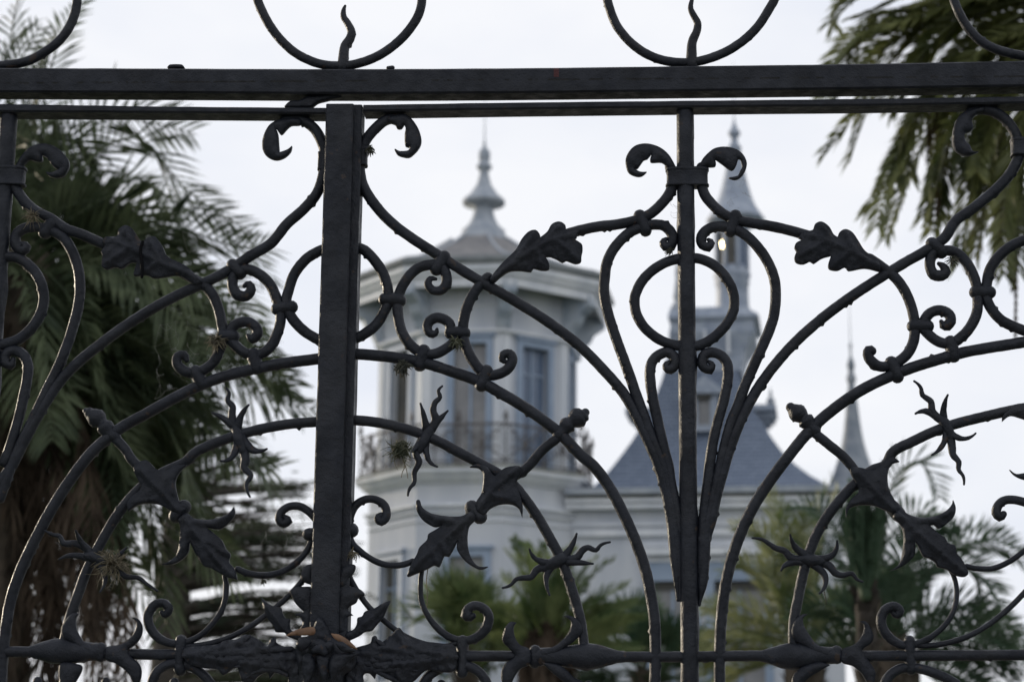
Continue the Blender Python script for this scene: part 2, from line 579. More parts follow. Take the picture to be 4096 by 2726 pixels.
# ------------------------------------------------------------------ the fixed overhead beam with its rings
def px1(spec):
    return tuple(P(spec)[0][0])
def X1(spec, y=0.0):
    return atY(*px1(spec), y)
YF = -0.028
SEAM_Z = X1('B 1100,551', YF)[2]
RED_X = X1('B 1482,500', YF)[0]
_top = (X1('A 0,466', YF) + X1('C 2356,416', YF)) / 2
_topm = X1('B 1178,468', YF)
beam = thing('overhead_beam', (0, 0, _top[2] - 0.03), 'dark iron overhead beam carrying a row of rings above both gate leaves', 'gate beam')
SEAM_L = SEAM_Z - beam.location.z
BEAMM = transom_mat()
# the beam sags a few millimetres, as photographed: laid as a run of points
def long_bar(name, tops, bots, y0, y1, parent, m, ext=0.0):
    T_ = [X1(s, y0) for s in tops]
    B_ = [X1(s, y0) for s in bots]
    if ext:
        for L_ in (T_, B_):
            d = L_[0] - L_[1]
            L_.insert(0, L_[0] + d / np.linalg.norm(d) * ext)
            d = L_[-1] - L_[-2]
            L_.append(L_[-1] + d / np.linalg.norm(d) * ext)
    n = 60
    xs = np.linspace(T_[0][0], T_[-1][0], n)
    zt = np.interp(xs, [p[0] for p in T_], [p[2] for p in T_])
    zb = np.interp(xs, [p[0] for p in B_], [p[2] for p in B_])
    ker = np.ones(9) / 9
    zt = np.convolve(np.pad(zt, 4, 'reflect', reflect_type='odd'), ker, 'valid')
    zb = np.convolve(np.pad(zb, 4, 'reflect', reflect_type='odd'), ker, 'valid')
    mb = MB()
    V, Fc = [], []
    e = 0.004
    for x, a, b in zip(xs, zt, zb):
        j = noise.noise(Vector((x * 14, 3, 1))) * 0.0007
        V += [(x, y0 + e, a + j), (x, y0, a - e + j), (x, y0, b + e + j), (x, y0 + e, b + j), (x, y1, b), (x, y1, a)]
    for i in range(n - 1):
        for k in range(6):
            k2 = (k + 1) % 6
            Fc.append((i * 6 + k, (i + 1) * 6 + k, (i + 1) * 6 + k2, i * 6 + k2))
    Fc.append(tuple(range(6)))
    Fc.append(tuple((n - 1) * 6 + k for k in range(6))[::-1])
    mb.add(V, Fc)
    return mb.build(name, m, parent, False)
long_bar('beam', ['A 0,466', 'A 1178,470', 'A 2356,475', 'B 1178,469', 'C 100,452', 'C 1178,440', 'C 2356,416'],
         ['A 0,632', 'A 1178,638', 'A 2356,646', 'B 1178,640', 'C 100,624', 'C 1178,612', 'C 2356,592'], YF, YF + 0.054, beam, BEAMM, 0.25)
ringspecs = ['A 530,-30 525,60 480,185 400,290 300,365 200,418 80,445 -40,452 | Z -90,130 -150,70 -180,0 -170,-80 -110,-170 0,-215 100,-180 165,-90 176,-30',
             'B 555,-20 540,80 500,160 430,250 320,345 200,410 60,450 -40,455 | A 2200,440 2060,380 1960,300 1870,190 1805,70 1770,-30 | Z 590,-80 640,-170 780,-225 920,-170 970,-80 976,-8',
             'B 1830,-20 1850,60 1900,180 1990,290 2090,365 2200,412 2330,432 | C 100,425 250,380 380,310 510,195 600,60 640,-20 | Z 1788,-80 1735,-175 1590,-230 1445,-175 1398,-90 1397,-8',
             'C 1865,-40 1890,50 1950,165 2040,270 2150,335 2280,372 2400,388 | Z 2440,110 2540,40 2590,-60 2560,-160 2470,-230 2350,-235 2240,-170 2190,-80 2190,-15']
for s in ringspecs:
    rod('ring', s, beam, 18.5, 0.0, ends=False, sides=16)
rod('flame_spike', 'B 10,462,40 15,380,36 25,320,34 58,270,33 68,220,29 42,160,25 14,115,22 14,75,17 25,42,9', beam, 20)
rod('flame_spike', 'C 64,445,42 62,370,36 68,290,32 100,210,28 104,160,26 78,110,24 56,60,20 60,20,16 76,-22,9', beam, 20)
plate('lug', 'A 1160,478 1178,458 1262,458 1280,478', beam, y=0.0, th=0.012, bulge=0.002)
rod('weld_lump', 'B 322,470,14 352,468,16', beam, 8, -0.01)
# bent latch plate between the beam and the left leaf
plate('latch_hook', 'A 1965,742 2005,706 2070,700 2130,668 2220,660 2356,658 2356,672 2300,684 2230,700 2190,712 2140,744', beam, y=-0.002, th=0.009, bulge=0.003, k=0.01)

# ------------------------------------------------------------------ the two gate leaves
left = thing('gate_leaf', (X1('A 62,760')[0], 0, 0.05), 'left leaf of the scrolled iron gate, a black tie round its oak leaf', 'gate leaf', 'leaves of the iron gate')
right = thing('gate_leaf', (X1('B 2360,900')[0], 0, 0.05), 'right leaf of the scrolled iron gate, in front of the pale mansion towers', 'gate leaf', 'leaves of the iron gate')
# top rails
long_bar('top_rail', ['A -900,702', 'A 0,714', 'A 1178,733', 'A 2248,740'], ['A -900,757', 'A 0,769', 'A 1178,776', 'A 2248,784'], YF, YF + 0.056, left, IRON)
long_bar('top_rail', ['B 150,720', 'B 1178,704', 'C 0,692', 'C 1178,680', 'C 2500,660'], ['B 150,767', 'B 1178,752', 'C 0,738', 'C 1178,728', 'C 2500,708'], YF, YF + 0.056, right, IRON)
def vbar(name, top, bot, parent, zb, y=0.0, rpx=34.5, sides=16):
    a, b = X1(top, y), X1(bot, y)
    x = (a[0] + b[0]) / 2
    mb = MB()
    r = rpx * depth(a) / FPX
    zs = np.linspace(a[2], zb, 60)
    tube(mb, [(x, y, z) for z in zs], r, sides, smoothp=False, lump=0.025, drips=20)
    return mb.build(name, IRON, parent)
vbar('centre_bar', 'A 62,775', 'D -35,700', left, 0.06)
vbar('centre_bar', 'B 2369,780', 'H 2400,1000', right, 0.06)
# meeting stile: flat cover strip of the left leaf, box stile of the right leaf behind it
def stile(name, tl, tr, bl, br, y0, y1, parent, zb, m=IRON):
    a, b, c, d = X1(tl, y0), X1(tr, y0), X1(bl, y0), X1(br, y0)
    x0, x1 = (a[0] + c[0]) / 2, (b[0] + d[0]) / 2
    mb = MB()
    zt = a[2]
    zs = np.linspace(zb, zt, 70)
    e = 0.003
    V, Fc = [], []
    for z in zs:
        j = noise.noise(Vector((9, z * 11, 2))) * 0.0011
        k = noise.noise(Vector((4, z * 13, 7))) * 0.0011
        V += [(x0 + j, y0 + e, z), (x0 + e + j, y0, z), (x1 - e + k, y0, z), (x1 + k, y0 + e, z), (x1 + k, y1, z), (x0 + j, y1, z)]
    for i in range(len(zs) - 1):
        for q in range(6):
            q2 = (q + 1) % 6
            Fc.append((i * 6 + q, i * 6 + q2, (i + 1) * 6 + q2, (i + 1) * 6 + q))
    Fc.append(tuple(range(6))[::-1])
    Fc.append(tuple((len(zs) - 1) * 6 + q for q in range(6)))
    mb.add(V, Fc)
    return mb.build(name, m, parent, False)
stile('meeting_stile', 'A 2250,716', 'B 78,716', 'G 2136,1100', 'H -15,1100', -0.046, -0.036, left, 0.08)
stile('stile_back', 'A 2290,722', 'B 40,722', 'G 2190,1100', 'H -60,1100', -0.035, 0.02, left, 0.08)
stile('meeting_stile', 'B 66,722', 'B 140,722', 'H -26,1100', 'H 46,1100', -0.028, 0.03, right, 0.08)
stile('heel_stile', 'C 2540,660', 'C 2660,660', 'I 2470,1000', 'I 2590,1000', -0.03, 0.03, right, 0.08)
stile('heel_stile', 'A -1180,700', 'A -1060,700', 'G -1300,1000', 'G -1180,1000', -0.03, 0.03, left, 0.08)
for par, x0, x1 in ((left, -1.42, -0.66), (right, -0.63, 0.98)):
    for z0, z1 in ((.12, .17), (1.05, 1.09)):
        mb = MB()
        abox(mb, x0, x1, -0.012, 0.012, z0, z1)
        mb.build('lower_rail', IRON, par, False)
    for k in range(5):
        xx = x0 + (x1 - x0) * (k + 0.5) / 5
        mb = MB()
        tube(mb, [(xx, 0, 0.14), (xx, 0, 1.0), (xx, 0, 1.93)], 0.011, 10)
        mb.build('vertical_bar', IRON, par)

# ---- scrollwork, right leaf
RS = lambda n_, s, r=21.5, **k: rod(n_, s, right, r, **k)
LS = lambda n_, s, r=21.5, **k: rod(n_, s, left, r, **k)
RS('scroll', 'J 430,50 370,52 300,70 230,125 155,210 112,290 92,400 85,500 110,620 195,765 330,920 500,1055 700,1185 880,1300 | E 830,295 980,385 1200,510 1430,655 1640,815 1810,985 1950,1150 2040,1310 2110,1460 | H 2185,70 2240,260 2276,460 2300,700 2322,1000,14')
RS('scroll', 'J 735,1425,15 690,1425,28 668,1470,36 710,1522,38 780,1522,42 828,1460 820,1380 775,1310 | E 610,258 530,280 455,350 405,440 388,520 390,600 412,710 475,810 560,868 640,872 720,835 785,775 | K 868,310 850,240 790,200 735,195 680,225 662,280,42 690,328,38 732,325,30 745,292,15')
RS('scroll', 'E 1010,345 930,430 870,540 840,660 840,730 852,800 895,900 960,985 1010,1018 1080,1012 1150,972 1180,910,36 1160,872,34 1118,878,32 1112,915,26 1140,925,12')
RS('scroll', 'J 1800,1062 1960,1012 2130,975 | L 150,958 300,925 420,875 520,790 590,700 628,600 600,470')
RS('scroll', 'L 565,1085,20 540,1110,32 560,1150,40 605,1140,42 625,1080 600,1015 540,968 460,960 380,975 250,1030 130,1150 60,1285 40,1420 35,1560 | M 70,160 130,350 200,540 265,720 320,880 380,1040 435,1200 500,1350 550,1480 | H 2240,170 2285,400 2315,640 2336,1000,14')
RS('scroll', 'M 592,572,18 565,600,32 580,632,40 625,622,42 648,580 632,525 575,488 508,510 450,565 428,650 432,750 455,900 495,1080 545,1300 590,1480 | H 2268,170 2312,400 2340,700,16')
RS('ring', ['L 780,1245 880,1260 980,1310 1070,1400 1130,1510 | M 1150,40 1140,140 1090,240 1010,330 900,408 800,440',
            'L 730,1245 600,1270 480,1330 370,1430 310,1540 | M 296,40 310,150 360,250 440,332 550,400 720,440'], 20.8)
RS('scroll', 'L 930,1090,18 955,1115,32 925,1148,40 880,1135,42 866,1080 900,1018 980,978 1080,982 1160,1000 1260,1060 1370,1175 1455,1315 1498,1450 1505,1560 | M 1490,170 1450,300 1390,440 1310,620 1240,780 1180,950 1115,1110 | O 905,0 870,150 836,300 803,450 790,700 772,900 745,1110,12')
RS('scroll', 'M 935,572,18 960,600,32 940,635,40 895,622,42 874,575 898,508 960,490 1030,512 1082,570 1098,650 1090,750 1060,900 1010,1080 970,1250 940,1450 | O 822,20 800,200 780,400 765,700 748,1000,14')
RS('scroll', 'C 1985,775 2050,755 2150,772 2230,828 2290,910 2315,980 2325,1050 2300,1130 2240,1225 2130,1335 2000,1440 1880,1528 | F 1810,70 1680,160 1540,240 1400,325 1220,440 1050,560 900,680 750,820 620,970 520,1110 440,1250 385,1370 335,1500 | O 925,50 890,180 855,350 820,600,16')
RS('scroll', 'L 870,470 868,600 895,700 965,790 1060,870 1150,915 1300,945 1500,980 1700,1030 1880,1085')
RS('scroll', 'F 1290,215 1390,285 1480,360 1545,460 1585,570 1603,680 1595,780 1560,860 1505,915 1440,948 1370,960 1310,930,38 1278,880,36 1290,848,40 1305,852,34')
RS('scroll', 'F 1768,250,14 1798,270,28 1818,305,36 1785,332,40 1735,325,40 1708,275 1710,220 1740,172 1800,160 1880,170 1950,230 2002,320 2032,420 2037,500 2030,590 1990,680 1930,750 1850,800 1770,790 1700,740 1660,690 1670,640 1710,590 1780,572 1838,600,38 1850,648,38 1812,678,36 1785,650,16')
RS('ring', 'E 20,125 90,132 160,160 235,235 292,330 320,430 318,520 285,600 235,675 165,730 90,768 20,790')
RS('ring', 'F 2450,70 2300,112 2190,192 2122,290 2098,400 2096,480 2130,560 2200,640 2300,690 2450,745')
RS('arch_rod', 'E 20,872 100,873 200,880 400,902 600,942 780,1000 950,1062 1100,1142 1250,1232 1400,1335 1530,1442 1640,1560 | H 1740,80 1845,220 1942,400 2030,600 2092,780 2132,960 2160,1150 2165,1350 2162,1560 2160,1760', 23)
RS('arch_rod', 'F 2450,775 2300,800 2100,832 1940,862 1750,915 1560,975 1400,1040 1250,1112 1100,1210 950,1330 850,1430 760,1540 | I 685,70 590,200 500,340 415,510 348,690 300,880 275,1050 260,1250 256,1400 258,1760', 23)
RS('arch_rod', 'E 20,1330 100,1330 250,1345 400,1377 540,1420 680,1480 820,1555 | H 900,30 1000,85 1100,142 1190,212 1270,310 1360,440 1445,590 1520,730 1570,870 1620,1030 1655,1180 1672,1340', 21)
RS('arch_rod', 'F 2450,1232 2300,1255 2100,1300 1900,1350 1750,1400 1600,1470 1450,1550 | I 1400,70 1300,112 1180,212 1080,320 990,440 920,560 870,690 830,830 795,1000 768,1150 765,1310', 21)
RS('strut', 'E 1560,1380 1490,1450 1380,1540 | H 1290,80 1190,150', 20)
RS('strut', 'F 880,1390 1000,1490 1120,1590 | I 1200,130', 20)
RS('acorn_finial', 'E 1500,1428,46 1535,1395,44 1552,1372,58 1568,1356,60 1584,1344,44 1602,1332,60 1622,1318,70 1642,1305,72 1660,1294,58 1672,1286,52 1682,1276,30', 20, lump=0.08)
RS('acorn_finial', 'F 910,1400,46 885,1372,44 868,1350,56 850,1332,62 835,1318,44 815,1298,60 796,1282,68 778,1268,62 762,1254,48 748,1242,36', 20, lump=0.08)
for s in ('E 300,498 402,502', 'E 708,205 655,288', 'E 755,727 845,729', 'E 568,852 540,948', 'E 1000,992 965,1088'):
    pill(s, right, 47)
for s in ('L 340,885 390,1010', 'L 1160,885 1118,1015'):
    pill(s, right, 55)
for s in ('F 1592,682 1690,682', 'F 2022,447 2118,449', 'F 1848,790 1872,888', 'F 1440,932 1482,1030', 'F 1722,112 1785,172'):
    pill(s, right, 46)
pill('H 835,1285 830,1500', right, 42)
pill('I 1565,1285 1575,1480', right, 40)
pill('H 1335,1352 1333,1432', right, 42, 'band')
pill('I 1062,1358 1065,1400', right, 44, 'band')
pill('H 900,365 955,428', right, 52, 'ball_collar')
pill('I 1448,362 1492,415', right, 52, 'ball_collar')
pill('H 28,520 66,522', right, 54, 'ball_collar')
# broad ribbed collars
def broad_collar(name, spec_c, hw, hh, parent, sc, depthsc=0.42):
    a, _ = P(spec_c)
    c = atY(*a[0], 0)
    kx = sc * depth(c) / FPX
    prof = [(-1.0, .90), (-.99, .97), (-.93, 1.0), (-.80, 1.0), (-.72, .97), (-.66, .945), (.40, .945), (.50, .965), (.60, .945), (.66, .97), (.72, 1.0), (.92, 1.0), (.99, .97), (1.0, .90)]
    mb = MB()
    n = 44
    V, Fc = [], []
    for zz, rr in prof:
        for k in range(n):
            t = 2 * math.pi * k / n
            cx_, sx_ = math.cos(t), math.sin(t)
            ex = abs(cx_) ** .6 * (1 if cx_ > 0 else -1)
            ey = abs(sx_) ** .6 * (1 if sx_ > 0 else -1)
            g = 1 + .012 * noise.noise(Vector((ex * 6, ey * 6, zz * 5)))
            V.append((c[0] + ex * hw * kx * rr * g, c[1] + ey * hw * kx * depthsc * rr * g, c[2] + zz * hh * kx))
    for i in range(len(prof) - 1):
        for k in range(n):
            k2 = (k + 1) % n
            Fc.append((i * n + k, i * n + k2, (i + 1) * n + k2, (i + 1) * n + k))
    Fc.append(tuple(range(n))[::-1])
    Fc.append(tuple((len(prof) - 1) * n + k for k in range(n)))
    mb.add(V, Fc)
    return mb.build(name, IRON, parent)
broad_collar('ribbed_collar', 'L 747,560', 186, 82, right, .4669)
broad_collar('ribbed_collar', 'A 20,1222', 163, 68, left, .5798)
broad_collar('ribbed_collar', 'J 88,385', 66, 82, right, .4669, 1.0)
broad_collar('ribbed_collar', 'A 2222,1115', 30, 66, left, .5798, 1.2)
broad_collar('ribbed_collar', 'C 2340,1020', 78, 62, right, .5798, 0.8)

# curled tip leaves
plate('curled_leaf', 'J 310,48 400,25 470,20 530,60 590,150 612,240 590,310 520,380 480,386 410,365 382,322 392,318 425,336 500,330 512,300 475,290 470,200 478,140 465,106 440,140 405,138 385,105 330,85', right, y=-0.006, th=0.006, bulge=0.010, k=0.010, seed=1)
plate('curled_leaf', 'C 2075,738 1990,758 1920,790 1880,850 1860,950 1875,1030 1920,1065 1970,1076 2040,1050 2000,1045 1978,1000 1952,980 1945,925 1990,905 2005,880 1995,830 2030,790 2080,775', right, y=-0.006, th=0.006, bulge=0.010, k=0.010, seed=2)
plate('curled_leaf', 'L 655,480 600,380 540,320 470,285 390,270 310,285 255,330 220,400 225,470 250,520 310,548 360,545 400,512 340,510 285,475 320,482 375,410 405,400 445,352 432,425 530,430 590,480', right, y=-0.008, th=0.005, bulge=0.009, k=0.010, seed=3)
plate('curled_leaf', 'L 842,480 880,400 950,330 1000,305 1080,298 1170,320 1230,370 1258,440 1240,510 1200,560 1150,577 1102,562 1180,545 1196,510 1217,470 1205,408 1185,400 1165,460 1125,497 1040,440 985,400 988,462 900,470 870,485', right, y=-0.008, th=0.005, bulge=0.009, k=0.010, seed=4)
plate('curled_leaf', 'A 2075,822 1980,820 1900,840 1850,880 1815,960 1815,1040 1850,1085 1905,1105 1960,1090 2005,1050 2016,1010 1985,1035 1930,1055 1925,990 1920,930 1905,885 1940,930 1975,897 2010,868 2070,862', left, y=-0.006, th=0.006, bulge=0.010, k=0.010, seed=5)
plate('curled_leaf', 'A 105,1160 150,1080 210,1020 290,995 370,1010 430,1050 475,1110 475,1160 440,1215 390,1228 340,1215 318,1190 370,1190 428,1158 400,1170 360,1140 325,1090 290,1068 292,1112 250,1115 200,1105 140,1165', left, y=-0.006, th=0.006, bulge=0.009, k=0.010, seed=6)
# oak leaves
plate('oak_leaf', 'J 1200,1430 1290,1310 1420,1180 1470,1090 1530,1025 1590,1010 1625,1045 1632,1072 1690,1025 1730,960 1795,938 1845,968 1862,1020 1960,1012 1940,1075 1928,1090 1985,1130 1993,1178 1983,1230 1978,1280 1930,1296 1850,1270 1820,1285 1770,1258 1712,1236 1675,1238 1707,1300 1700,1347 1640,1352 1570,1337 1550,1365 1450,1355 1360,1365 1290,1410 1230,1460', right, y=-0.012, th=0.006, bulge=0.010, k=0.012, seed=7, ribs=('J 1230,1430 1500,1230 1700,1110 1880,1060', 'J 1430,1260 1570,1060', 'J 1640,1150 1790,990', 'J 1600,1190 1650,1310', 'J 1780,1110 1940,1250'), vein=0.004)
plate('oak_leaf', 'L 2380,1270 2270,1190 2210,1100 2160,1030 2100,1003 2052,1028 2033,1070 2000,1048 1960,980 1895,938 1840,960 1820,1010 1740,1025 1700,1075 1735,1092 1680,1120 1665,1160 1682,1190 1665,1240 1680,1285 1740,1299 1800,1275 1830,1294 1900,1250 1978,1227 1955,1300 1965,1341 2035,1353 2098,1325 2130,1356 2270,1335 2400,1365', right, y=-0.012, th=0.006, bulge=0.010, k=0.012, seed=8, ribs=('L 2380,1320 2200,1230 1980,1120 1820,1060', 'L 2180,1200 2100,1040', 'L 1990,1110 1895,980', 'L 2120,1210 2010,1310', 'L 1900,1130 1720,1230'), vein=0.004)
oakl = plate('oak_leaf', 'D 1400,375 1290,272 1160,205 1120,130 1072,68 1020,75 985,102 950,65 910,8 865,-10 822,18 808,65 730,70 705,108 728,130 700,170 710,200 705,270 740,290 800,275 840,286 900,245 948,245 925,320 930,337 1010,330 1060,351 1130,345 1235,335 1350,400', left, y=-0.012, th=0.006, bulge=0.010, k=0.012, seed=9, ribs=('D 1390,360 1160,270 980,190 780,90', 'D 1110,240 1050,110', 'D 950,160 870,30', 'D 1080,260 990,320', 'D 880,160 750,250'), vein=0.004)
rod('cable_tie', 'D 985,100 968,170 978,240 978,342', left, 6.5, -0.030, m=BLACK)

# leafy junction: calyx, ball, acanthus leaf
plate('calyx', 'H 935,395 930,330 965,270 978,180 975,130 945,95 885,88 930,68 1000,85 1045,140 1062,150 1110,105 1160,85 1230,82 1240,120 1205,200 1225,260 1250,350 1247,437 1220,370 1160,342 1080,348 1020,378 985,415', right, y=-0.012, th=0.006, bulge=0.011, k=0.014, seed=11, ribs=('H 950,380 1020,270 1120,180 1210,100', 'H 985,250 1000,110', 'H 1050,290 1160,310 1235,400'))
plate('acanthus_leaf', 'H 900,390 830,425 720,425 620,405 560,365 540,315 518,320 518,380 550,440 600,480 650,500 702,485 640,525 600,550 590,590 540,640 520,690 480,760 453,838 465,842 530,815 590,790 640,765 675,775 710,700 740,705 780,640 803,588 795,640 810,680 860,740 930,785 970,793 1012,773 940,768 890,700 870,600 880,500 925,445', right, y=-0.014, th=0.006, bulge=0.010, k=0.012, seed=12, ribs=('H 910,410 750,560 600,690 470,820', 'H 800,470 640,440 535,350', 'H 870,500 850,620 980,780', 'H 700,600 720,690', 'H 620,650 660,750'), vein=0.004)
plate('calyx', 'G 1240,410 1185,390 1100,345 1000,338 930,360 888,392 880,340 912,290 972,240 962,190 932,130 930,80 1010,40 1082,102 1150,110 1200,80 1292,70 1242,120 1212,180 1217,250 1245,340 1290,380', left, y=-0.012, th=0.006, bulge=0.011, k=0.014, seed=13, ribs=('G 1220,380 1120,260 960,100', 'G 1190,280 1215,160 1270,90', 'G 1090,310 960,340'))
plate('acanthus_leaf', 'G 1290,405 1340,440 1430,450 1520,435 1590,395 1615,362 1622,410 1590,460 1530,510 1490,515 1428,503 1480,545 1530,590 1560,650 1592,690 1580,740 1620,790 1637,862 1580,850 1520,820 1450,780 1410,770 1360,700 1330,640 1310,598 1300,670 1260,720 1190,757 1110,757 1160,742 1220,690 1240,600 1245,500 1235,445', left, y=-0.014, th=0.006, bulge=0.010, k=0.012, seed=14, ribs=('G 1270,430 1400,600 1520,750 1620,850', 'G 1330,470 1480,480 1600,410', 'G 1290,520 1270,650 1150,752', 'G 1430,590 1560,680', 'G 1400,640 1400,740'), vein=0.004)
pill('G 1268,362 1215,422', left, 52, 'ball_collar')
plate('calyx', 'I 1450,405 1390,380 1310,350 1210,352 1150,375 1130,430 1128,370 1160,310 1215,255 1195,190 1160,130 1165,90 1240,95 1290,110 1340,95 1400,45 1450,20 1495,50 1440,70 1415,130 1420,230 1470,330 1500,380', right, y=-0.012, th=0.006, bulge=0.011, k=0.014, seed=15, ribs=('I 1450,390 1330,260 1200,120', 'I 1390,250 1400,130 1470,60', 'I 1300,310 1170,350'))
plate('acanthus_leaf', 'I 1500,380 1560,415 1640,435 1740,425 1820,385 1860,340 1865,315 1883,370 1870,430 1820,480 1770,510 1735,485 1705,490 1760,540 1810,575 1830,610 1880,630 1890,680 1930,730 1970,815 1945,842 1880,830 1820,790 1760,775 1740,740 1700,715 1660,700 1620,620 1605,600 1600,690 1560,740 1500,780 1430,802 1490,760 1515,690 1525,560 1500,480 1450,430', right, y=-0.014, th=0.006, bulge=0.010, k=0.012, seed=16, ribs=('I 1490,420 1650,570 1800,700 1950,830', 'I 1570,450 1730,460 1850,390', 'I 1530,520 1550,680 1460,790'), vein=0.004)
plate('acanthus_tip', 'F 2205,1340 2210,1300 2260,1250 2310,1218 2400,1230 2400,1340 2330,1315 2260,1300', right, y=-0.012, th=0.005, bulge=0.010, seed=17)
plate('acanthus_tip', 'I 2255,105 2300,135 2380,130 2400,185 2330,165 2285,140', right, y=-0.012, th=0.005, bulge=0.008, seed=18)

# thin lower scrolls
RS('scroll', 'H 560,770,17 545,900,18 555,1020,19 605,1125,21 680,1212,24 770,1268,26 860,1282,30 940,1255,34 1000,1190,36 1015,1110,34 978,1058,32 910,1042,32 865,1080,36 878,1118,38 905,1112,24', 12)
RS('scroll', 'H 272,418,22 250,438,28 275,462,32 308,425,32 298,355,30 240,312,28 170,308,28 102,345,29 64,410,30 48,500,30')
RS('scroll', 'H 48,540,30 68,610,28 115,655,24 190,710,22 290,755,22 400,762,22 490,735,22')
RS('scroll', 'H 40,780 60,850 105,935 185,1045 300,1150 420,1240 560,1300 700,1322 790,1300', 11.5)
RS('scroll', 'I 1450,1092,16 1478,1105,30 1500,1078,32 1468,1046,32 1410,1062,34 1372,1120,36 1382,1200,36 1450,1280,34 1540,1318,28 1650,1292,24 1740,1240,20 1830,1150,19 1880,1050,18 1892,930,17 1872,840,17 1845,790,16', 12)
RS('scroll', 'I 2215,410,24 2190,430,34 2165,402,34 2178,350,32 2222,316,31 2290,312,31 2400,345,31')
RS('scroll', 'I 1960,770 2050,786 2150,782 2240,745 2310,700 2420,610', 11.5)
RS('scroll', 'I 2430,870 2330,982 2240,1070 2100,1180 1950,1260 1750,1312 1610,1312', 11.5)
LS('scroll', 'G 1115,1088,16 1138,1100,30 1165,1068,32 1125,1022,30 1062,1040,32 1022,1110,34 1032,1180,34 1092,1262,32 1180,1300,28 1280,1295,24 1390,1240,22 1470,1160,21 1530,1070,20 1560,950,20 1550,840,18', 12)
LS('scroll', 'G 1968,432,20 1985,455,32 1958,475,34 1928,445,32 1938,400,30 1990,360,28 2060,355,28 2130,392,28 2180,445,28')
LS('scroll', 'G 1640,790 1740,825 1850,830 1960,800 2060,730 2130,640 2152,560', 13.5)
LS('scroll', 'G 2135,800 2060,900 1950,1012 1830,1110 1700,1200 1550,1272 1400,1310 1270,1322', 12)
pill('G 2132,550 2160,550', left, 46, 'ball_collar')
pill('G 1250,1282 1245,1485', left, 42)
pill('G 698,1335 696,1388', left, 42, 'band')
# below the middle rail
LS('scroll', 'G 1040,1700 1045,1580 1090,1490 1180,1440 1280,1445 1380,1500 1460,1590 1500,1700', 20)
RS('scroll', 'H 520,1700 560,1580 620,1510 720,1460 840,1450 940,1492 1000,1570 1030,1700', 20)
RS('scroll', 'I 1370,1700 1395,1580 1440,1512 1530,1470 1650,1478 1780,1522 1900,1590 1990,1700', 20)
RS('middle_rail', 'H 150,1390 600,1390 900,1388 1500,1390 2000,1393 2400,1393 | I 400,1387 700,1386 1200,1388 1600,1386 2420,1380', 21.5)
LS('middle_rail', 'G -900,1340 -60,1358 400,1358 900,1374 1240,1380 1990,1394', 21.5)
RS('bud', 'H 1345,1390,58 1400,1390,60 1500,1392,66 1600,1392,82 1690,1390,92 1760,1390,86 1840,1392,62 1900,1393,44 1950,1393,38', 20, dsc=0.9)
RS('bud', 'I 1060,1384,58 1000,1384,60 900,1386,72 820,1388,88 740,1390,92 680,1390,80 610,1388,58 550,1388,40', 20, dsc=0.9)
LS('bud', 'G 690,1360,58 640,1358,62 540,1358,78 440,1356,88 360,1355,86 290,1354,64 210,1354,38', 20, dsc=0.9)
HORN = dict(y=-0.010, th=0.004, bulge=0.009, k=0.010)
plate('horn_leaf', 'H 1300,1345 1230,1310 1195,1250 1188,1190 1206,1158 1165,1153 1125,1200 1110,1280 1150,1330 1195,1378 1190,1402 1130,1440 1103,1500 1108,1570 1150,1650 1180,1560 1230,1480 1300,1440', right, seed=21, **HORN)
plate('horn_leaf', 'H 1375,1350 1470,1320 1540,1260 1580,1190 1578,1142 1533,1115 1570,1108 1620,1130 1652,1170 1657,1230 1600,1290 1540,1330 1480,1375 1380,1395', right, seed=22, **HORN)
plate('horn_leaf', 'H 1380,1430 1500,1450 1560,1490 1610,1540 1665,1570 1650,1680 1580,1600 1500,1540 1440,1490', right, seed=23, **HORN)
plate('horn_leaf', 'I 1020,1345 930,1310 880,1250 838,1180 832,1130 862,1099 815,1105 770,1150 752,1230 790,1290 850,1330 910,1375 1020,1400', right, seed=24, **HORN)
plate('horn_leaf', 'I 1100,1345 1180,1310 1230,1260 1252,1200 1246,1165 1218,1150 1262,1150 1295,1190 1317,1250 1300,1300 1240,1352 1290,1430 1330,1500 1322,1568 1308,1660 1250,1530 1180,1460 1100,1430', right, seed=25, **HORN)
plate('horn_leaf', 'I 940,1430 830,1460 765,1520 752,1600 780,1680 850,1560 950,1490 1020,1450', right, seed=26, **HORN)
plate('horn_leaf', 'G 645,1330 580,1290 532,1210 525,1130 547,1095 500,1095 455,1140 424,1200 440,1260 500,1300 560,1350 650,1385', left, seed=27, **HORN)
plate('horn_leaf', 'G 735,1330 830,1310 890,1270 935,1210 942,1150 904,1124 950,1130 982,1180 975,1250 932,1310 888,1342 902,1390 960,1440 977,1500 962,1568 930,1580 880,1500 800,1440 735,1415', left, seed=28, **HORN)
plate('horn_leaf', 'G 420,1440 560,1450 560,1500 500,1600 430,1700 400,1700 410,1568', left, seed=29, **HORN)

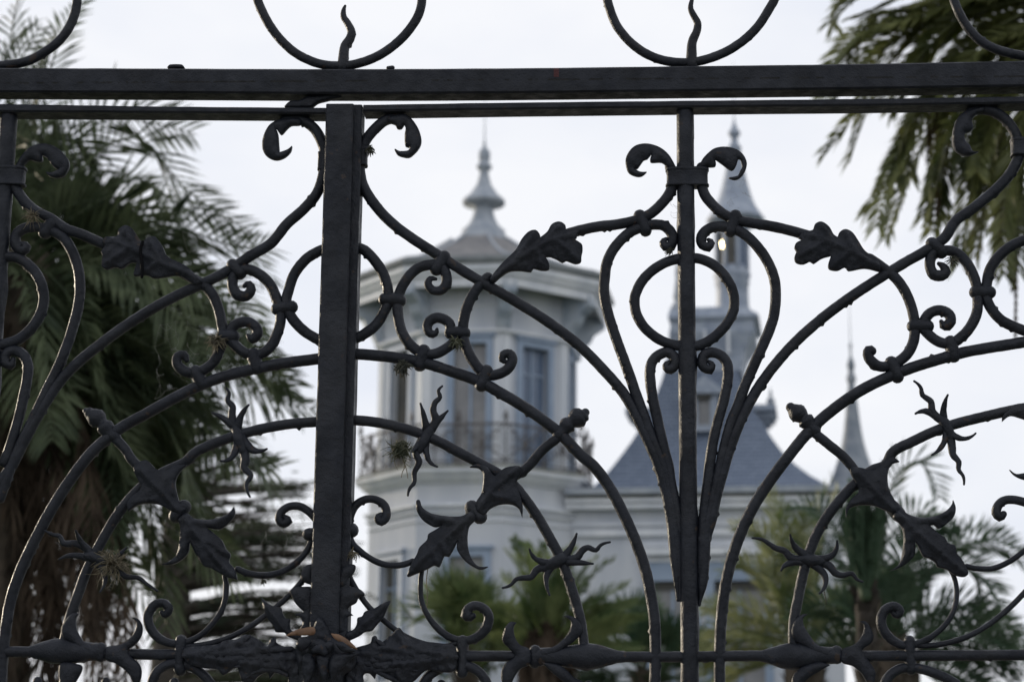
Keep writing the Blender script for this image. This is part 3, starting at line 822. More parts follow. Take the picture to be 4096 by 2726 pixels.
# spiked thistle clusters
def spikes(parent, specs, body=None, y=-0.018):
    mb = MB()
    for i, s in enumerate(specs):
        px, rr = P(s)
        n = len(px)
        pts = []
        for j in range(n):
            t = j / (n - 1)
            pts.append(atY(*px[j], y * (0.3 + t * (1.2 if i % 2 else 0.5))))
        pts = np.array(pts)
        sc = TILES[s.split()[0]][2]
        r0 = (24 if n > 4 else 22) * sc / .5798 * .5798
        rw = np.array([(r0 * (1 - (j / (n - 1)) ** 1.15) + 4.5) * depth(pts[j]) / FPX for j in range(n)])
        tube(mb, pts, rw, 10, 0.75, lump=0.09)
    if body:
        pts, rw = gate_pts(body, y * .4)
        tube(mb, pts, rw, 12, 0.9, lump=0.08)
    return mb.build('spike_cluster', IRON, parent)
spikes(right, ['E 605,1400 650,1325 632,1265 645,1210 680,1170 668,1128 695,1095', 'E 585,1390 568,1300 545,1215', 'E 620,1395 680,1320 732,1265',
               'W 245,560 205,650 228,720 192,800 190,880 155,925 140,980', 'W 280,570 288,660 315,720 370,755', 'W 250,540 205,600 172,640'], 'E 605,1400,34 560,1490,42 535,1535,30')
spikes(right, ['H 1450,755 1375,780 1340,800 1310,842 1250,850 1205,860 1165,900 1112,918', 'H 1470,745 1380,738 1325,705 1297,652', 'H 1460,760 1420,820 1412,880 1435,968',
               'H 1520,715 1620,712 1660,662 1700,640 1755,658 1790,622 1852,603', 'H 1540,700 1590,625 1622,545', 'H 1540,738 1650,745 1735,752'], 'H 1400,785,26 1450,755,42 1520,720,46')
spikes(right, ['I 850,715 750,712 705,665 640,642 595,612 550,585 483,575', 'I 860,700 780,640 757,600 743,552', 'I 850,735 740,748 705,765 680,797', 'I 900,722 1020,700 1060,655 1066,595',
               'I 900,735 1010,765 1055,815 1100,832 1170,820 1200,858 1242,876', 'I 905,760 980,830 985,900 945,957'], 'I 830,720,30 880,728,48 960,735,34')
spikes(right, ['F 1790,1330 1725,1270 1712,1200 1655,1155 1642,1102 1598,1060', 'F 1800,1320 1805,1230 1830,1155', 'F 1780,1325 1690,1270 1650,1268 1607,1284', 'F 1830,1390 1890,1445 1960,1455 2022,1420',
               'F 1825,1380 1795,1500 1720,1568', 'F 1835,1390 1860,1520 | I 1865,0 1905,50 1905,105 1935,145 1942,205'], 'F 1770,1310,26 1810,1350,40 1850,1440,34')
spikes(left, ['D 1620,1385 1600,1290 1605,1235 1570,1190 1580,1145 1560,1108', 'D 1640,1375 1670,1285 1716,1224', 'D 1610,1370 1530,1310 1462,1278',
              'U 1375,1060 1440,1138 1480,1145 1522,1132', 'U 1365,1060 1340,1150 1310,1190 1258,1202', 'U 1375,1070 1400,1200 1392,1240 1430,1285 1405,1335 1425,1405'], 'D 1625,1390,30 1650,1460,44 1680,1540,34')
spikes(left, ['X 410,1190 310,1125 205,1120 172,1065 120,1052 60,1022', 'X 405,1180 330,1090 300,1022', 'X 390,1235 270,1215 168,1246',
              'X 430,1240 560,1320 640,1335 690,1380 790,1390 860,1440 940,1492', 'X 450,1240 600,1240 650,1200 695,1155', 'X 440,1250 530,1390 490,1500'], 'X 380,1215,30 420,1225,46 520,1270,34')

# acanthus mass at the foot of the meeting stile
plate('acanthus_mass', 'G 1270,1340 1400,1318 1500,1308 1560,1280 1640,1272 1700,1240 1780,1272 1850,1320 1872,1270 1902,1255 1905,1292 1960,1322 2060,1340 2120,1340 2120,1640 1990,1640 1990,1540 1955,1500 1900,1502 1862,1545 1845,1500 1780,1530 1740,1575 1690,1572 1662,1540 1640,1470 1600,1480 1540,1520 1500,1480 1400,1470 1290,1432', left, y=-0.016, th=0.006, bulge=0.014, k=0.016, seed=31, ribs=('G 1300,1380 1500,1350 1650,1290 1720,1250', 'G 1700,1380 1860,1340 1895,1270', 'G 1400,1400 1700,1440 1980,1480', 'G 1560,1440 1600,1480'), vein=0.010)
plate('acanthus_mass', 'H 785,1325 680,1300 590,1290 520,1280 450,1250 400,1193 362,1225 300,1280 262,1302 240,1250 213,1260 200,1300 130,1322 60,1340 -10,1340 -10,1640 150,1640 150,1520 190,1508 230,1547 250,1490 290,1502 340,1560 430,1600 500,1560 560,1502 600,1482 700,1500 785,1480', right, y=-0.016, th=0.006, bulge=0.014, k=0.016, seed=32, ribs=('H 770,1390 560,1360 420,1290 380,1210', 'H 500,1380 300,1330 225,1270', 'H 700,1420 400,1450 160,1500'), vein=0.010)
FO = dict(y=-0.022, th=0.005, bulge=0.012, k=0.016)
plate('spear_leaf', 'V 178,630 240,682 320,730 402,745 415,800 450,860 502,872 497,930 520,1000 610,1015 620,1120 470,1060 440,1020 340,1012 328,960 270,890 222,800', left, seed=33, ribs=('V 190,650 330,850 470,1040',), **FO)
plate('spear_leaf', 'V 1614,670 1540,690 1440,750 1330,790 1300,840 1248,860 1240,930 1200,990 1110,1030 1130,1120 1260,1060 1330,1012 1400,1002 1442,958 1530,852 1562,790', right, seed=34, ribs=('V 1600,680 1400,870 1150,1060',), **FO)
plate('curled_leaf', 'V 760,540 640,513 560,520 498,560 520,620 550,680 600,740 652,790 630,803 566,812 568,840 600,832 630,880 642,930 600,990 760,1000', left, seed=35, **FO)
plate('curled_leaf', 'V 1000,540 1120,518 1240,525 1312,570 1322,612 1260,630 1230,690 1160,730 1128,775 1160,790 1200,832 1160,834 1122,870 1110,960 1150,1010 1000,1010', right, seed=36, **FO)
plate('curled_leaf', 'V 760,260 660,290 618,400 658,462 760,500', left, seed=37, **FO)
plate('curled_leaf', 'V 1010,330 1140,270 1224,278 1200,370 1150,422 1130,500 1010,520', right, seed=38, **FO)
plate('foot_boss', 'V 600,1085 700,1060 760,960 800,870 835,852 880,905 920,980 960,1070 1060,1120 1160,1200 1240,1270 1200,1420 1090,1500 1060,1700 640,1700 600,1450 570,1250', left, y=-0.050, th=0.006, bulge=0.018, k=0.02, seed=39, vein=0.010)
for s in ('G 1270,1385,18 1480,1368,36 1750,1352,32 2010,1338,18', 'G 1480,1425,14 1690,1402,30 1900,1410,26 2060,1392,12', 'G 1540,1345,12 1650,1300,24 1725,1248,8', 'G 1820,1345,12 1880,1310,16 1900,1262,6', 'G 1620,1462,8 1780,1450,24 1960,1462,20', 'G 1700,1540,6 1830,1480,20 1980,1520,14'):
    LS('leaf_rib', s, 20, y=-0.026, lump=.06, dsc=.6)
for s in ('H 790,1395,18 600,1400,36 350,1398,32 90,1368,16', 'H 620,1445,14 430,1432,30 250,1452,26 110,1420,12', 'H 560,1335,12 440,1290,26 395,1205,8', 'H 330,1335,12 270,1300,18 225,1262,6', 'H 520,1490,8 380,1478,24 230,1495,18', 'H 420,1580,8 320,1530,18 200,1480,12'):
    RS('leaf_rib', s, 20, y=-0.026, lump=.06, dsc=.6)
for i, s in enumerate(('V 740,1260 700,1180 740,1110 830,1090 900,1130 940,1100 990,1150 960,1230 900,1275 830,1250', 'V 640,1290 700,1250 760,1290 780,1400 740,1520 680,1600 640,1480', 'V 800,1290 880,1260 940,1320 930,1450 890,1580 830,1480',
                       'V 960,1280 1060,1250 1180,1240 1260,1255 1180,1310 1100,1390 1020,1480 960,1560 930,1400', 'V 600,1090 690,1080 740,1120 690,1190 620,1230 570,1180', 'V 1000,1130 1080,1120 1180,1190 1240,1220 1160,1240 1060,1220')):
    plate('boss_leaf', s, left, y=-0.088 - .004 * i, th=.003, bulge=.011, k=.012, seed=50 + i, vein=.006)
LS('bud', 'V 770,1215,34 835,1200,62 880,1240,40', 20, y=-0.105, lump=0.2)

# ---- scrollwork, left leaf
LS('scroll', 'A 60,1060 75,1220 115,1310 180,1400 262,1465 345,1505 | D 450,8 560,48 700,110 850,170')
LS('scroll', 'D 148,112,18 182,132,34 155,162,40 112,122,42 108,62 160,12 250,-2 340,18 425,62 490,150 535,270 552,400 541,540 505,680 460,820 398,970 320,1130 240,1300 165,1450 115,1560 | G 70,100 0,300')
LS('ring', 'D -60,190 20,203 115,210 208,270 278,370 302,480 282,590 222,690 130,770 0,812 -80,820')
LS('scroll', 'D 92,908,18 72,948,36 35,925,40 46,868 100,850 162,882 192,950 186,1050 160,1180 125,1330 80,1480 30,1620')
LS('scroll', 'A 1960,838 2000,825 2085,830 2172,892 2225,990 2240,1050 2232,1190 2188,1330 2100,1438 1980,1545 | D 1870,110 1740,190 1650,250 1550,312 1400,388 1250,455 1050,562 850,690 700,800 560,912 440,1030 345,1160 255,1310 170,1470 95,1620 | G 30,150 -60,320')
LS('scroll', 'D 1260,315 1360,370 1442,430 1500,540 1528,650 1540,750 1520,830 1480,920 1410,980 1345,1002 1270,990,38 1222,940,36 1228,890,36 1268,882,34 1288,915,20')
LS('scroll', 'D 1685,405,15 1715,392,28 1732,430,36 1700,472,38 1640,465,40 1606,410 1612,340 1650,297 1720,292 1800,330 1868,400 1908,490 1930,560 1936,640 1910,740 1860,830 1780,880 1700,870 1630,820 1592,770 1590,710 1640,662 1710,652 1765,690,38 1775,738,38 1740,768,36 1712,748,16')
LS('ring', 'D 2300,140 2200,165 2110,222 2032,320 1992,430 1975,520 2012,620 2090,708 2160,755 2300,812')
LS('arch_rod', 'D 2300,895 2100,918 1950,937 1800,966 1600,1012 1400,1080 1200,1178 1000,1290 850,1372 755,1440 640,1542 | G 550,85 450,225 342,400 235,600 142,800 75,1000 40,1200 22,1350 12,1500 8,1760', 23)
LS('arch_rod', 'D 2300,1338 2100,1346 1950,1362 1750,1402 1550,1462 1350,1550 | G 1280,50 1130,120 1000,202 900,300 800,430 722,560 652,690 590,820 540,960 490,1100 455,1230 440,1330', 21)
LS('strut', 'D 775,1436 870,1538 | G 905,30 1000,120 1090,195', 20)
LS('acorn_finial', 'D 790,1440,46 762,1420,44 742,1395,58 722,1372,60 706,1352,40 685,1330,62 662,1312,66 640,1296,56 622,1284,42 604,1272,34 592,1266,22', 20, lump=0.08)
for s in ('D 355,-22 312,36', 'D 1535,748 1608,752', 'D 1352,995 1388,1078', 'D 1608,262 1655,315', 'D 1915,562 2010,550', 'D 1750,875 1772,970'):
    pill(s, left, 47)

# ------------------------------------------------------------------ the mansion behind the trees
DAYLIT = mat('cream painted daylight', (0.7, 0.66, 0.55), None, .9)  # pale colour standing in for daylight seen through the belvedere
YB = 38.0
PHI = R(5.9)
TAX = np.array([math.cos(PHI), -math.sin(PHI)])       # along the facade, to the right
NAX = np.array([-math.sin(PHI), -math.cos(PHI)])      # out of the facade, towards the gate
_o = atYd(1101, 900, YB)
ORG = np.array([_o[0], _o[1]])
def HB(u, v, z):
    p = ORG + TAX * u + NAX * v
    return (p[0], p[1], z)
def hp(x, y, v):              # 2356-wide pixel -> (u, z) on the facade plane at v
    d = ray(x * 1.7385, y * 1.7385)
    n3 = np.array([NAX[0], NAX[1], 0])
    o3 = np.array([ORG[0], ORG[1], 0]) + n3 * v
    t = np.dot(o3 - CAM, n3) / np.dot(d, n3)
    q = CAM + d * t
    return float(np.dot(q[:2] - ORG, TAX)), float(q[2])
def tp(spec, v):
    a = px1(spec)
    return hp(a[0] / 1.7385, a[1] / 1.7385, v)
house = thing('mansion', (ORG[0], ORG[1], 0), 'pale grey mansion with octagonal belvedere, slate turret and thin spire', 'mansion')
part = lambda mb, name, m, smooth=False, parent=house: mb.build(name, m, parent, smooth)
AP = 1.2071                   # apothem per unit side
S_LOW, S_SLAB, S_BEL, S_EAVE = 1.69, 1.93, 1.58, 2.14
def octv(s, z, v0=0.0, u0=0.0):
    r = s / (2 * math.sin(math.pi / 8))
    return [HB(u0 + r * math.sin(math.pi / 8 + k * math.pi / 4), v0 + r * math.cos(math.pi / 8 + k * math.pi / 4), z) for k in range(8)]
def octstack(mb, rows, v0=0.0, u0=0.0, cap=True):
    n = len(rows)
    V = []
    for s, z in rows:
        V += octv(s, z, v0, u0)
    Fc = []
    for i in range(n - 1):
        for k in range(8):
            k2 = (k + 1) % 8
            Fc.append((i * 8 + k2, i * 8 + k, (i + 1) * 8 + k, (i + 1) * 8 + k2))
    if cap:
        Fc.append(tuple(range(8)))
        Fc.append(tuple((n - 1) * 8 + k for k in range(8))[::-1])
    mb.add(V, Fc)
def zf(y, s, x=1075):
    return hp(x, y, s * AP)[1]
def lathe(mb, u, v, prof, sides=20):
    V, Fc = [], []
    for r, z in prof:
        for k in range(sides):
            a = 2 * math.pi * k / sides
            V.append(HB(u + r * math.cos(a), v + r * math.sin(a), z))
    n = len(prof)
    for i in range(n - 1):
        for k in range(sides):
            k2 = (k + 1) % sides
            Fc.append((i * sides + k, i * sides + k2, (i + 1) * sides + k2, (i + 1) * sides + k))
    Fc.append(tuple(range(sides)))
    Fc.append(tuple((n - 1) * sides + k for k in range(sides)))
    mb.add(V, Fc)
def hbox(mb, u0, u1, v0, v1, z0, z1):
    hexa(mb, [HB(u0, v0, z0), HB(u0, v1, z0), HB(u1, v1, z0), HB(u1, v0, z0), HB(u0, v0, z1), HB(u0, v1, z1), HB(u1, v1, z1), HB(u1, v0, z1)])
def facebox(mb, k, s, a0, a1, d0, d1, z0, z1):
    """box on octagon face k (0 front, 1 right-front, 7 left-front): a along the face, d outwards from it"""
    th = k * math.pi / 4
    n = (math.sin(th), math.cos(th))
    t = (math.cos(th), -math.sin(th))
    ap = s * AP
    def q(a, d, z):
        return HB(n[0] * (ap + d) + t[0] * a, n[1] * (ap + d) + t[1] * a, z)
    hexa(mb, [q(a0, d0, z0), q(a0, d1, z0), q(a1, d1, z0), q(a1, d0, z0), q(a0, d0, z1), q(a0, d1, z1), q(a1, d1, z1), q(a1, d0, z1)])

# levels read on the front face
zc0, zc1, zc2, zc3 = zf(1112, S_LOW), zf(1100, S_LOW + .08), zf(1088, S_LOW + .16), zf(1072, S_SLAB)
zslab = zf(1066, S_SLAB)
zb_top = zf(655, S_BEL)          # soffit
zw_top = zf(790, S_BEL)
zband = zf(764, S_BEL)
# lower tower wall with windows
def openwall(mb, k, s, z0, z1, win, th=0.22):
    h = s / 2
    if not win:
        facebox(mb, k, s, -h, h, -th, 0, z0, z1)
        return
    a0, a1, w0, w1 = win
    facebox(mb, k, s, -h, a0, -th, 0, z0, z1)
    facebox(mb, k, s, a1, h, -th, 0, z0, z1)
    facebox(mb, k, s, a0, a1, -th, 0, w1, z1)
    if w0 > z0:
        facebox(mb, k, s, a0, a1, -th, 0, z0, w0)
def window(k, s, win, glass, fw=0.14, arch=True):
    a0, a1, w0, w1 = win
    mb = MB()
    facebox(mb, k, s, a0 - fw, a0, -.06, .05, w0, w1 + fw)
    facebox(mb, k, s, a1, a1 + fw, -.06, .05, w0, w1 + fw)
    facebox(mb, k, s, a0, a1, -.06, .05, w1, w1 + fw)
    if arch:
        facebox(mb, k, s, a0 - fw - .05, a1 + fw + .05, 0, .10, w1 + fw, w1 + fw + .06)
    f = part(mb, 'window', FRAME)
    mb = MB()
    facebox(mb, k, s, a0, a1, -.16, -.13, w0, w1)
    part(mb, 'pane', glass, parent=f)
    mb = MB()
    facebox(mb, k, s, (a0 + a1) / 2 - .025, (a0 + a1) / 2 + .025, -.13, -.09, w0, w1)
    part(mb, 'sash', FRAME, parent=f)
    mb = MB()
    facebox(mb, k, s, a0, a1, -.13, -.10, w1 - .55, w1 - .51)
    part(mb, 'sash', FRAME, parent=f)
lw1 = zf(1279, S_LOW)
ua0, ua1 = hp(1033, 1300, S_LOW * AP)[0], hp(1113, 1300, S_LOW * AP)[0]
mb = MB()
for k in range(8):
    win = {0: (ua0, ua1, lw1 - 2.3, lw1), 7: (-.33, .33, lw1 - 2.3, lw1)}.get(k)
    openwall(mb, k, S_LOW, 0.0, zc0, win)
part(mb, 'tower_wall', WALL)
window(0, S_LOW, (ua0, ua1, lw1 - 2.3, lw1), GLASS)
window(7, S_LOW, (-.33, .33, lw1 - 2.3, lw1), DARK)
for ya, yb, e in ((1157, 1167, .085), (1174, 1181, .055), (1196, 1200, .03)):
    mb = MB()
    octstack(mb, [(S_LOW + e * .4, zf(yb, S_LOW)), (S_LOW + e, zf(yb, S_LOW) + .02), (S_LOW + e, zf(ya, S_LOW) - .02), (S_LOW + e * .3, zf(ya, S_LOW))])
    part(mb, 'moulding', TRIM)
mb = MB()
octstack(mb, [(S_LOW + .004, zc0), (S_LOW + .06, zc0 + .03), (S_LOW + .08, zc1), (S_LOW + .14, zc1 + .01), (S_LOW + .15, zc2), (S_SLAB - .01, zc2 + .02), (S_SLAB, zc3), (S_SLAB - .06, zslab), (S_BEL - .1, zslab + .004)])
part(mb, 'balcony_cornice', TRIM)
# belvedere wall, windows to the balcony floor
wa0, wa1 = hp(1044, 880, S_BEL * AP)[0], hp(1119, 880, S_BEL * AP)[0]
mb = MB()
for k in range(8):
    win = (wa0, wa1, zslab, zw_top) if k == 0 else (-.32, .32, zslab, zw_top)
    openwall(mb, k, S_BEL, zslab - .05, zb_top + .05, win, .18)
part(mb, 'belvedere_wall', WALL)
for k in (0, 1, 2, 6, 7, 4, 3, 5):
    win = (wa0, wa1, zslab, zw_top) if k == 0 else (-.32, .32, zslab, zw_top)
    if k in (0, 1, 2, 6):
        window(k, S_BEL, win, {0: GLASS, 1: GLASSB}.get(k, GLASS), .13)
    elif k == 7:
        # the left window stands half open: a cream panel paints in far-side light
        mb = MB()
        a0, a1, w0, w1 = win
        facebox(mb, k, S_BEL, a0 - .13, a0, -.06, .05, w0, w1 + .13)
        facebox(mb, k, S_BEL, a1, a1 + .13, -.06, .05, w0, w1 + .13)
        facebox(mb, k, S_BEL, a0, a1, -.06, .05, w1, w1 + .13)
        f = part(mb, 'window', FRAME)
        mb = MB()
        facebox(mb, k, S_BEL, a0, -.02, -.16, -.13, w0, w1)
        part(mb, 'shutter', DARK, parent=f)
        mb = MB()
        facebox(mb, k, S_BEL, .06, a1, -.17, -.15, w0 + .9, w1 - .1)
        part(mb, 'daylight_panel', DAYLIT, parent=f)
    else:
        mb = MB()
        a0, a1, w0, w1 = win
        facebox(mb, k, S_BEL, a0, a1, -.10, .03, w1, w1 + .1)
        facebox(mb, k, S_BEL, -.03, .03, -.10, -.05, w0, w1)
        part(mb, 'window', FRAME)
# white corner pilasters
for k in range(8):
    mb = MB()
    for sg in (-1, 1):
        facebox(mb, k, S_BEL, sg * S_BEL / 2 - (.17 if sg > 0 else 0.0), sg * S_BEL / 2 + (.17 if sg < 0 else 0.0), -.05, .025, zslab + .15, zband - .03)
    part(mb, 'pilaster', TRIM)
for ya, yb, e in ((757, 769, .09), (700, 706, .04)):
    mb = MB()
    octstack(mb, [(S_BEL + .005, zf(yb, S_BEL)), (S_BEL + e, zf(yb, S_BEL) + .03), (S_BEL + e, zf(ya, S_BEL) - .02), (S_BEL + .005, zf(ya, S_BEL))])
    part(mb, 'moulding', TRIM)
# eaves
ze0, ze1 = zf(655, S_EAVE), zf(606, S_EAVE)
zr0 = zf(587, S_EAVE + .06)
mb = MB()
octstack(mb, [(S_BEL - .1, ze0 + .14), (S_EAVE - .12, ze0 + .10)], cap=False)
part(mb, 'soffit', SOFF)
mb = MB()
hh = ze1 - ze0
octstack(mb, [(S_EAVE - .14, ze0 + .11), (S_EAVE - .12, ze0), (S_EAVE - .08, ze0 + .004), (S_EAVE - .08, ze0 + hh * .42), (S_EAVE - .02, ze0 + hh * .46), (S_EAVE - .02, ze0 + hh * .62), (S_EAVE + .03, ze0 + hh * .68), (S_EAVE + .03, ze1), (S_EAVE - .3, ze1 + .01)], cap=False)
part(mb, 'eave_fascia', TRIM)
mb = MB()
octstack(mb, [(S_EAVE - .3, ze1 + .008), (S_EAVE + .07, ze1 + .004), (S_EAVE + .09, ze1 + .05), (S_EAVE + .04, zr0 + .01), (S_EAVE - .1, zr0 + .03)], cap=False)
part(mb, 'roof_edge', ROOFE)
_, zap = hp(1112, 552, 0.0)
mb = MB()
octstack(mb, [(S_EAVE - .08, zr0 + .01), (S_EAVE * .62, zr0 + (zap - zr0) * .34), (.46, zap - .05), (.3, zap)])
roof = part(mb, 'belvedere_roof', ROOFB)
for k in range(8):
    mb = MB()
    a, b = octv(S_EAVE - .06, zr0 + .03)[k], octv(.46, zap - .02)[k]
    m_ = octv(S_EAVE * .62, zr0 + (zap - zr0) * .34 + .02)[k]
    tube(mb, [a, m_, b], .035, 6, lump=0, step=.5, round_ends=False)
    part(mb, 'hip_ridge', STONE, True, roof)
# eave brackets at the corners
zbk = ze0 + .1
for k in range(8):
    th = math.pi / 8 + k * math.pi / 4
    r0 = S_BEL / (2 * math.sin(math.pi / 8)) - .03
    n = (math.sin(th), math.cos(th))
    t = (math.cos(th), -math.sin(th))
    prof = [(0, .02), (.62, .02), (.64, -.20), (.50, -.30), (.40, -.36), (.33, -.52), (.20, -.66), (.12, -.82), (0, -.86)]
    V = []
    for sg in (-.13, .13):
        for d, z in prof:
            V.append(HB(n[0] * (r0 + d) + t[0] * sg, n[1] * (r0 + d) + t[1] * sg, zbk + z))
    m_ = len(prof)
    Fc = [tuple(range(m_)), tuple(range(m_, 2 * m_))[::-1]] + [(i + m_, (i + 1) % m_ + m_, (i + 1) % m_, i) for i in range(m_)]
    mb = MB()
    mb.add(V, Fc)
    part(mb, 'bracket', BRKT)
# finial
def axis_z(x, y, v):
    return hp(x, y, v)[1]
def lathe_px(name, xa, rows, v, m, sides=20, parent=house):
    """rows: (y, half width) in 2356-wide pixels along the vertical axis at pixel column xa"""
    u = hp(xa, rows[len(rows) // 2][0], v)[0]
    pr = []
    for y, hw in rows:
        p = HB(*((u, v) + (hp(xa, y, v)[1],)))
        pr.append((max(.004, hw * 1.7385 * depth(p) / FPX), p[2]))
    mb = MB()
    lathe(mb, u, v, pr, sides)
    return mb.build(name, m, parent, True)
jf = lambda y: (450 + y * .4669) / 1.7385
k_ = .4669 / 1.7385
fin = [(1120, 200), (1060, 200), (1050, 188), (1015, 188), (1005, 170), (960, 128), (900, 97), (840, 84), (800, 84), (792, 176), (775, 186), (762, 184), (745, 172), (720, 140), (690, 112), (620, 64), (540, 42), (500, 38), (485, 60), (466, 69), (450, 58), (430, 44), (408, 44), (398, 50), (380, 51), (345, 50), (320, 38), (305, 20), (285, 11), (268, 15), (255, 10), (235, 6), (60, 3.5), (-150, 2)]
lathe_px('finial', 1114, [(jf(y), h * k_) for y, h in fin], 0.0, STONE)
# balcony railing
zr_top = zf(975, S_SLAB - .08)
SR = S_SLAB - .08
for k in range(8):
    mb = MB()
    h = SR / 2
    facebox(mb, k, SR, -h, h, -.02, .02, zr_top - .02, zr_top + .02)
    f = part(mb, 'railing', RAILM)
    mb = MB()
    facebox(mb, k, SR, -h, h, -.015, .015, zslab + .06, zslab + .085)
    part(mb, 'bottom_bar', RAILM, parent=f)
    th = k * math.pi / 4
    n = (math.sin(th), math.cos(th))
    t = (math.cos(th), -math.sin(th))
    def q(a, z):
        ap = SR * AP
        return HB(n[0] * ap + t[0] * a, n[1] * ap + t[1] * a, z)
    H_ = zr_top - zslab - .06
    for j in range(5):
        a = -h + SR * j / 4
        mb = MB()
        tube(mb, [q(a, zslab + .02), q(a, zr_top + (.10 if j % 2 == 0 else 0.0))], .013, 6, lump=0, step=2)
        if j % 2 == 0:
            tube(mb, [q(a, zr_top + .06), q(a, zr_top + .12), q(a, zr_top + .2), q(a, zr_top + .3)], [.02, .05, .035, .006], 6, lump=0)
        part(mb, 'baluster', RAILM, True, f)
    for j in range(2):
        c = -h + SR * (j + .5) / 2
        w_ = SR / 4 - .02
        mb = MB()
        tube(mb, [q(c - w_, zslab + .1), q(c, zslab + .06 + H_ / 2), q(c + w_, zr_top)], .012, 6, lump=0, step=1)
        tube(mb, [q(c + w_, zslab + .1), q(c, zslab + .06 + H_ / 2), q(c - w_, zr_top)], .012, 6, lump=0, step=1)
        tube(mb, [q(c + .16 * math.cos(g), zslab + .06 + H_ * .52 + .16 * math.sin(g)) for g in np.linspace(0, 2 * math.pi, 14)], .011, 6, lump=0, step=1)
        tube(mb, [q(c, zslab + .06 + H_ / 2 - .05), q(c, zslab + .06 + H_ / 2 + .05)], .05, 6, lump=0)
        for sg in (-1, 1):
            tube(mb, [q(c + sg * .3, zr_top - .28 + .09 * math.sin(g)) if False else q(c + sg * (.26 + .08 * math.cos(g)), zr_top - .2 + .08 * math.sin(g)) for g in np.linspace(0, 5.2, 10)], .011, 6, lump=0, step=1)
            tube(mb, [q(c + sg * (.26 + .07 * math.cos(g)), zslab + .3 + .07 * math.sin(g)) for g in np.linspace(0, 5.2, 10)], .011, 6, lump=0, step=1)
        part(mb, 'scroll_panel', RAILM, True, f)

# wing to the right of the tower
VW = S_LOW / 2
uw0 = S_LOW * (.5 + .7071) - .2
uw1 = hp(1936, 1150, VW)[0]
zw = lambda y: hp(1560, y, VW)[1]
def wwin(x0, x1, ytop, hgt):
    return hp(x0, ytop, VW)[0], hp(x1, ytop, VW)[0], zw(ytop) - hgt, zw(ytop)
wins = [wwin(1502, 1592, 1336, 2.3), wwin(1643, 1758, 1336, 2.3)]
mb = MB()
ztopw = zw(1172)
edges = [uw0] + [q for w_ in wins for q in (w_[0], w_[1])] + [uw1]
for i in range(0, len(edges), 2):
    hbox(mb, edges[i], edges[i + 1], VW - .25, VW, 0, ztopw)
for a0, a1, w0, w1 in wins:
    hbox(mb, a0, a1, VW - .25, VW, w1, ztopw)
    hbox(mb, a0, a1, VW - .25, VW, 0, w0)
hbox(mb, uw1 - .25, uw1, VW - 6, VW - .25, 0, ztopw)
hbox(mb, uw0, uw1, VW - 6.2, VW - 6, 0, ztopw)
part(mb, 'wing_wall', WALL)
for a0, a1, w0, w1 in wins:
    mb = MB()
    fw = .16
    hbox(mb, a0 - fw, a0, VW - .1, VW + .05, w0, w1 + .42)
    hbox(mb, a1, a1 + fw, VW - .1, VW + .05, w0, w1 + .42)
    hbox(mb, a0, a1, VW - .1, VW + .05, w1, w1 + .42)
    f = part(mb, 'window', FRAME)
    mb = MB()
    hbox(mb, a0, a1, VW - .2, VW - .17, w0, w1)
    part(mb, 'pane', GLASS, parent=f)
    mb = MB()
    hbox(mb, a0, a1, VW - .17, VW - .10, w1 - .16, w1)
    part(mb, 'blind_box', DARK, parent=f)
    mb = MB()
    hbox(mb, (a0 + a1) / 2 - .03, (a0 + a1) / 2 + .03, VW - .17, VW - .12, w0, w1)
    part(mb, 'sash', FRAME, parent=f)
for ya, yb, e in ((1203, 1209, .07), (1217, 1232, .09), (1250, 1256, .06), (1262, 1278, .2), (1284, 1292, .09)):
    mb = MB()
    lo_u = uw0 + .25 if ya < 1240 else hp(1478, ya, VW)[0]
    hi_u = uw1 if ya < 1240 else hp(1790, ya, VW)[0]
    hbox(mb, lo_u, hi_u, VW - .02, VW + e, zw(yb), zw(ya))
    part(mb, 'moulding', TRIM)
mb = MB()
for ya, yb, e in ((1160, 1171, .22), (1148, 1157.2, .26)):
    hbox(mb, uw0 + .1, uw1 + e, VW - 6, VW + e, zw(yb), zw(ya))
    part(mb, 'wing_cornice', TRIM)
    mb = MB()
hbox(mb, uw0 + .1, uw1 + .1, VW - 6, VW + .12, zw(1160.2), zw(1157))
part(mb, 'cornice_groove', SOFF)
mb = MB()
hbox(mb, uw0 + .1, uw1 + .16, VW - 6, VW + .17, zw(1148.2), zw(1139))
part(mb, 'mossy_ledge', MOSS)
mb = MB()
hbox(mb, uw0 + .1, uw1 + .3, VW - 6, VW + .34, zw(1139.2), zw(1126))
part(mb, 'gutter', STONE)
mb = MB()
octstack(mb, [(S_SLAB - .03, zc3 - .01), (S_SLAB + .012, zc3 - .008), (S_SLAB - .045, zslab + .006), (S_SLAB - .1, zslab + .008)])
part(mb, 'mossy_ledge', MOSS)

# slate turret roof, flared
VT = VW - 2.15
def sqrow(xl, xr, y, v=VT, dv=None):
    h = 0.0
    for _ in range(4):        # the row is read on its own front edge
        ul, z = hp(xl, y, v + h)
        ur, _z = hp(xr, y, v + h)
        h = (ur - ul) / 2
    return [HB(ul, v + h, z), HB(ur, v + h, z), HB(ur, v - h, z), HB(ul, v - h, z)]
def sqstack(mb, rows, v=VT):
    V = []
    for xl, xr, y, dv in rows:
        V += sqrow(xl, xr, y, v, dv)
    Fc = []
    for i in range(len(rows) - 1):
        for k in range(4):
            k2 = (k + 1) % 4
            Fc.append((i * 4 + k, i * 4 + k2, (i + 1) * 4 + k2, (i + 1) * 4 + k))
    n = len(rows)
    Fc.append((3, 2, 1, 0))
    Fc.append(tuple((n - 1) * 4 + k for k in range(4)))
    mb.add(V, Fc)
mM = lambda x, y: ((2400 + x * .4669) / 1.7385, (1180 + y * .4669) / 1.7385)
rows = []
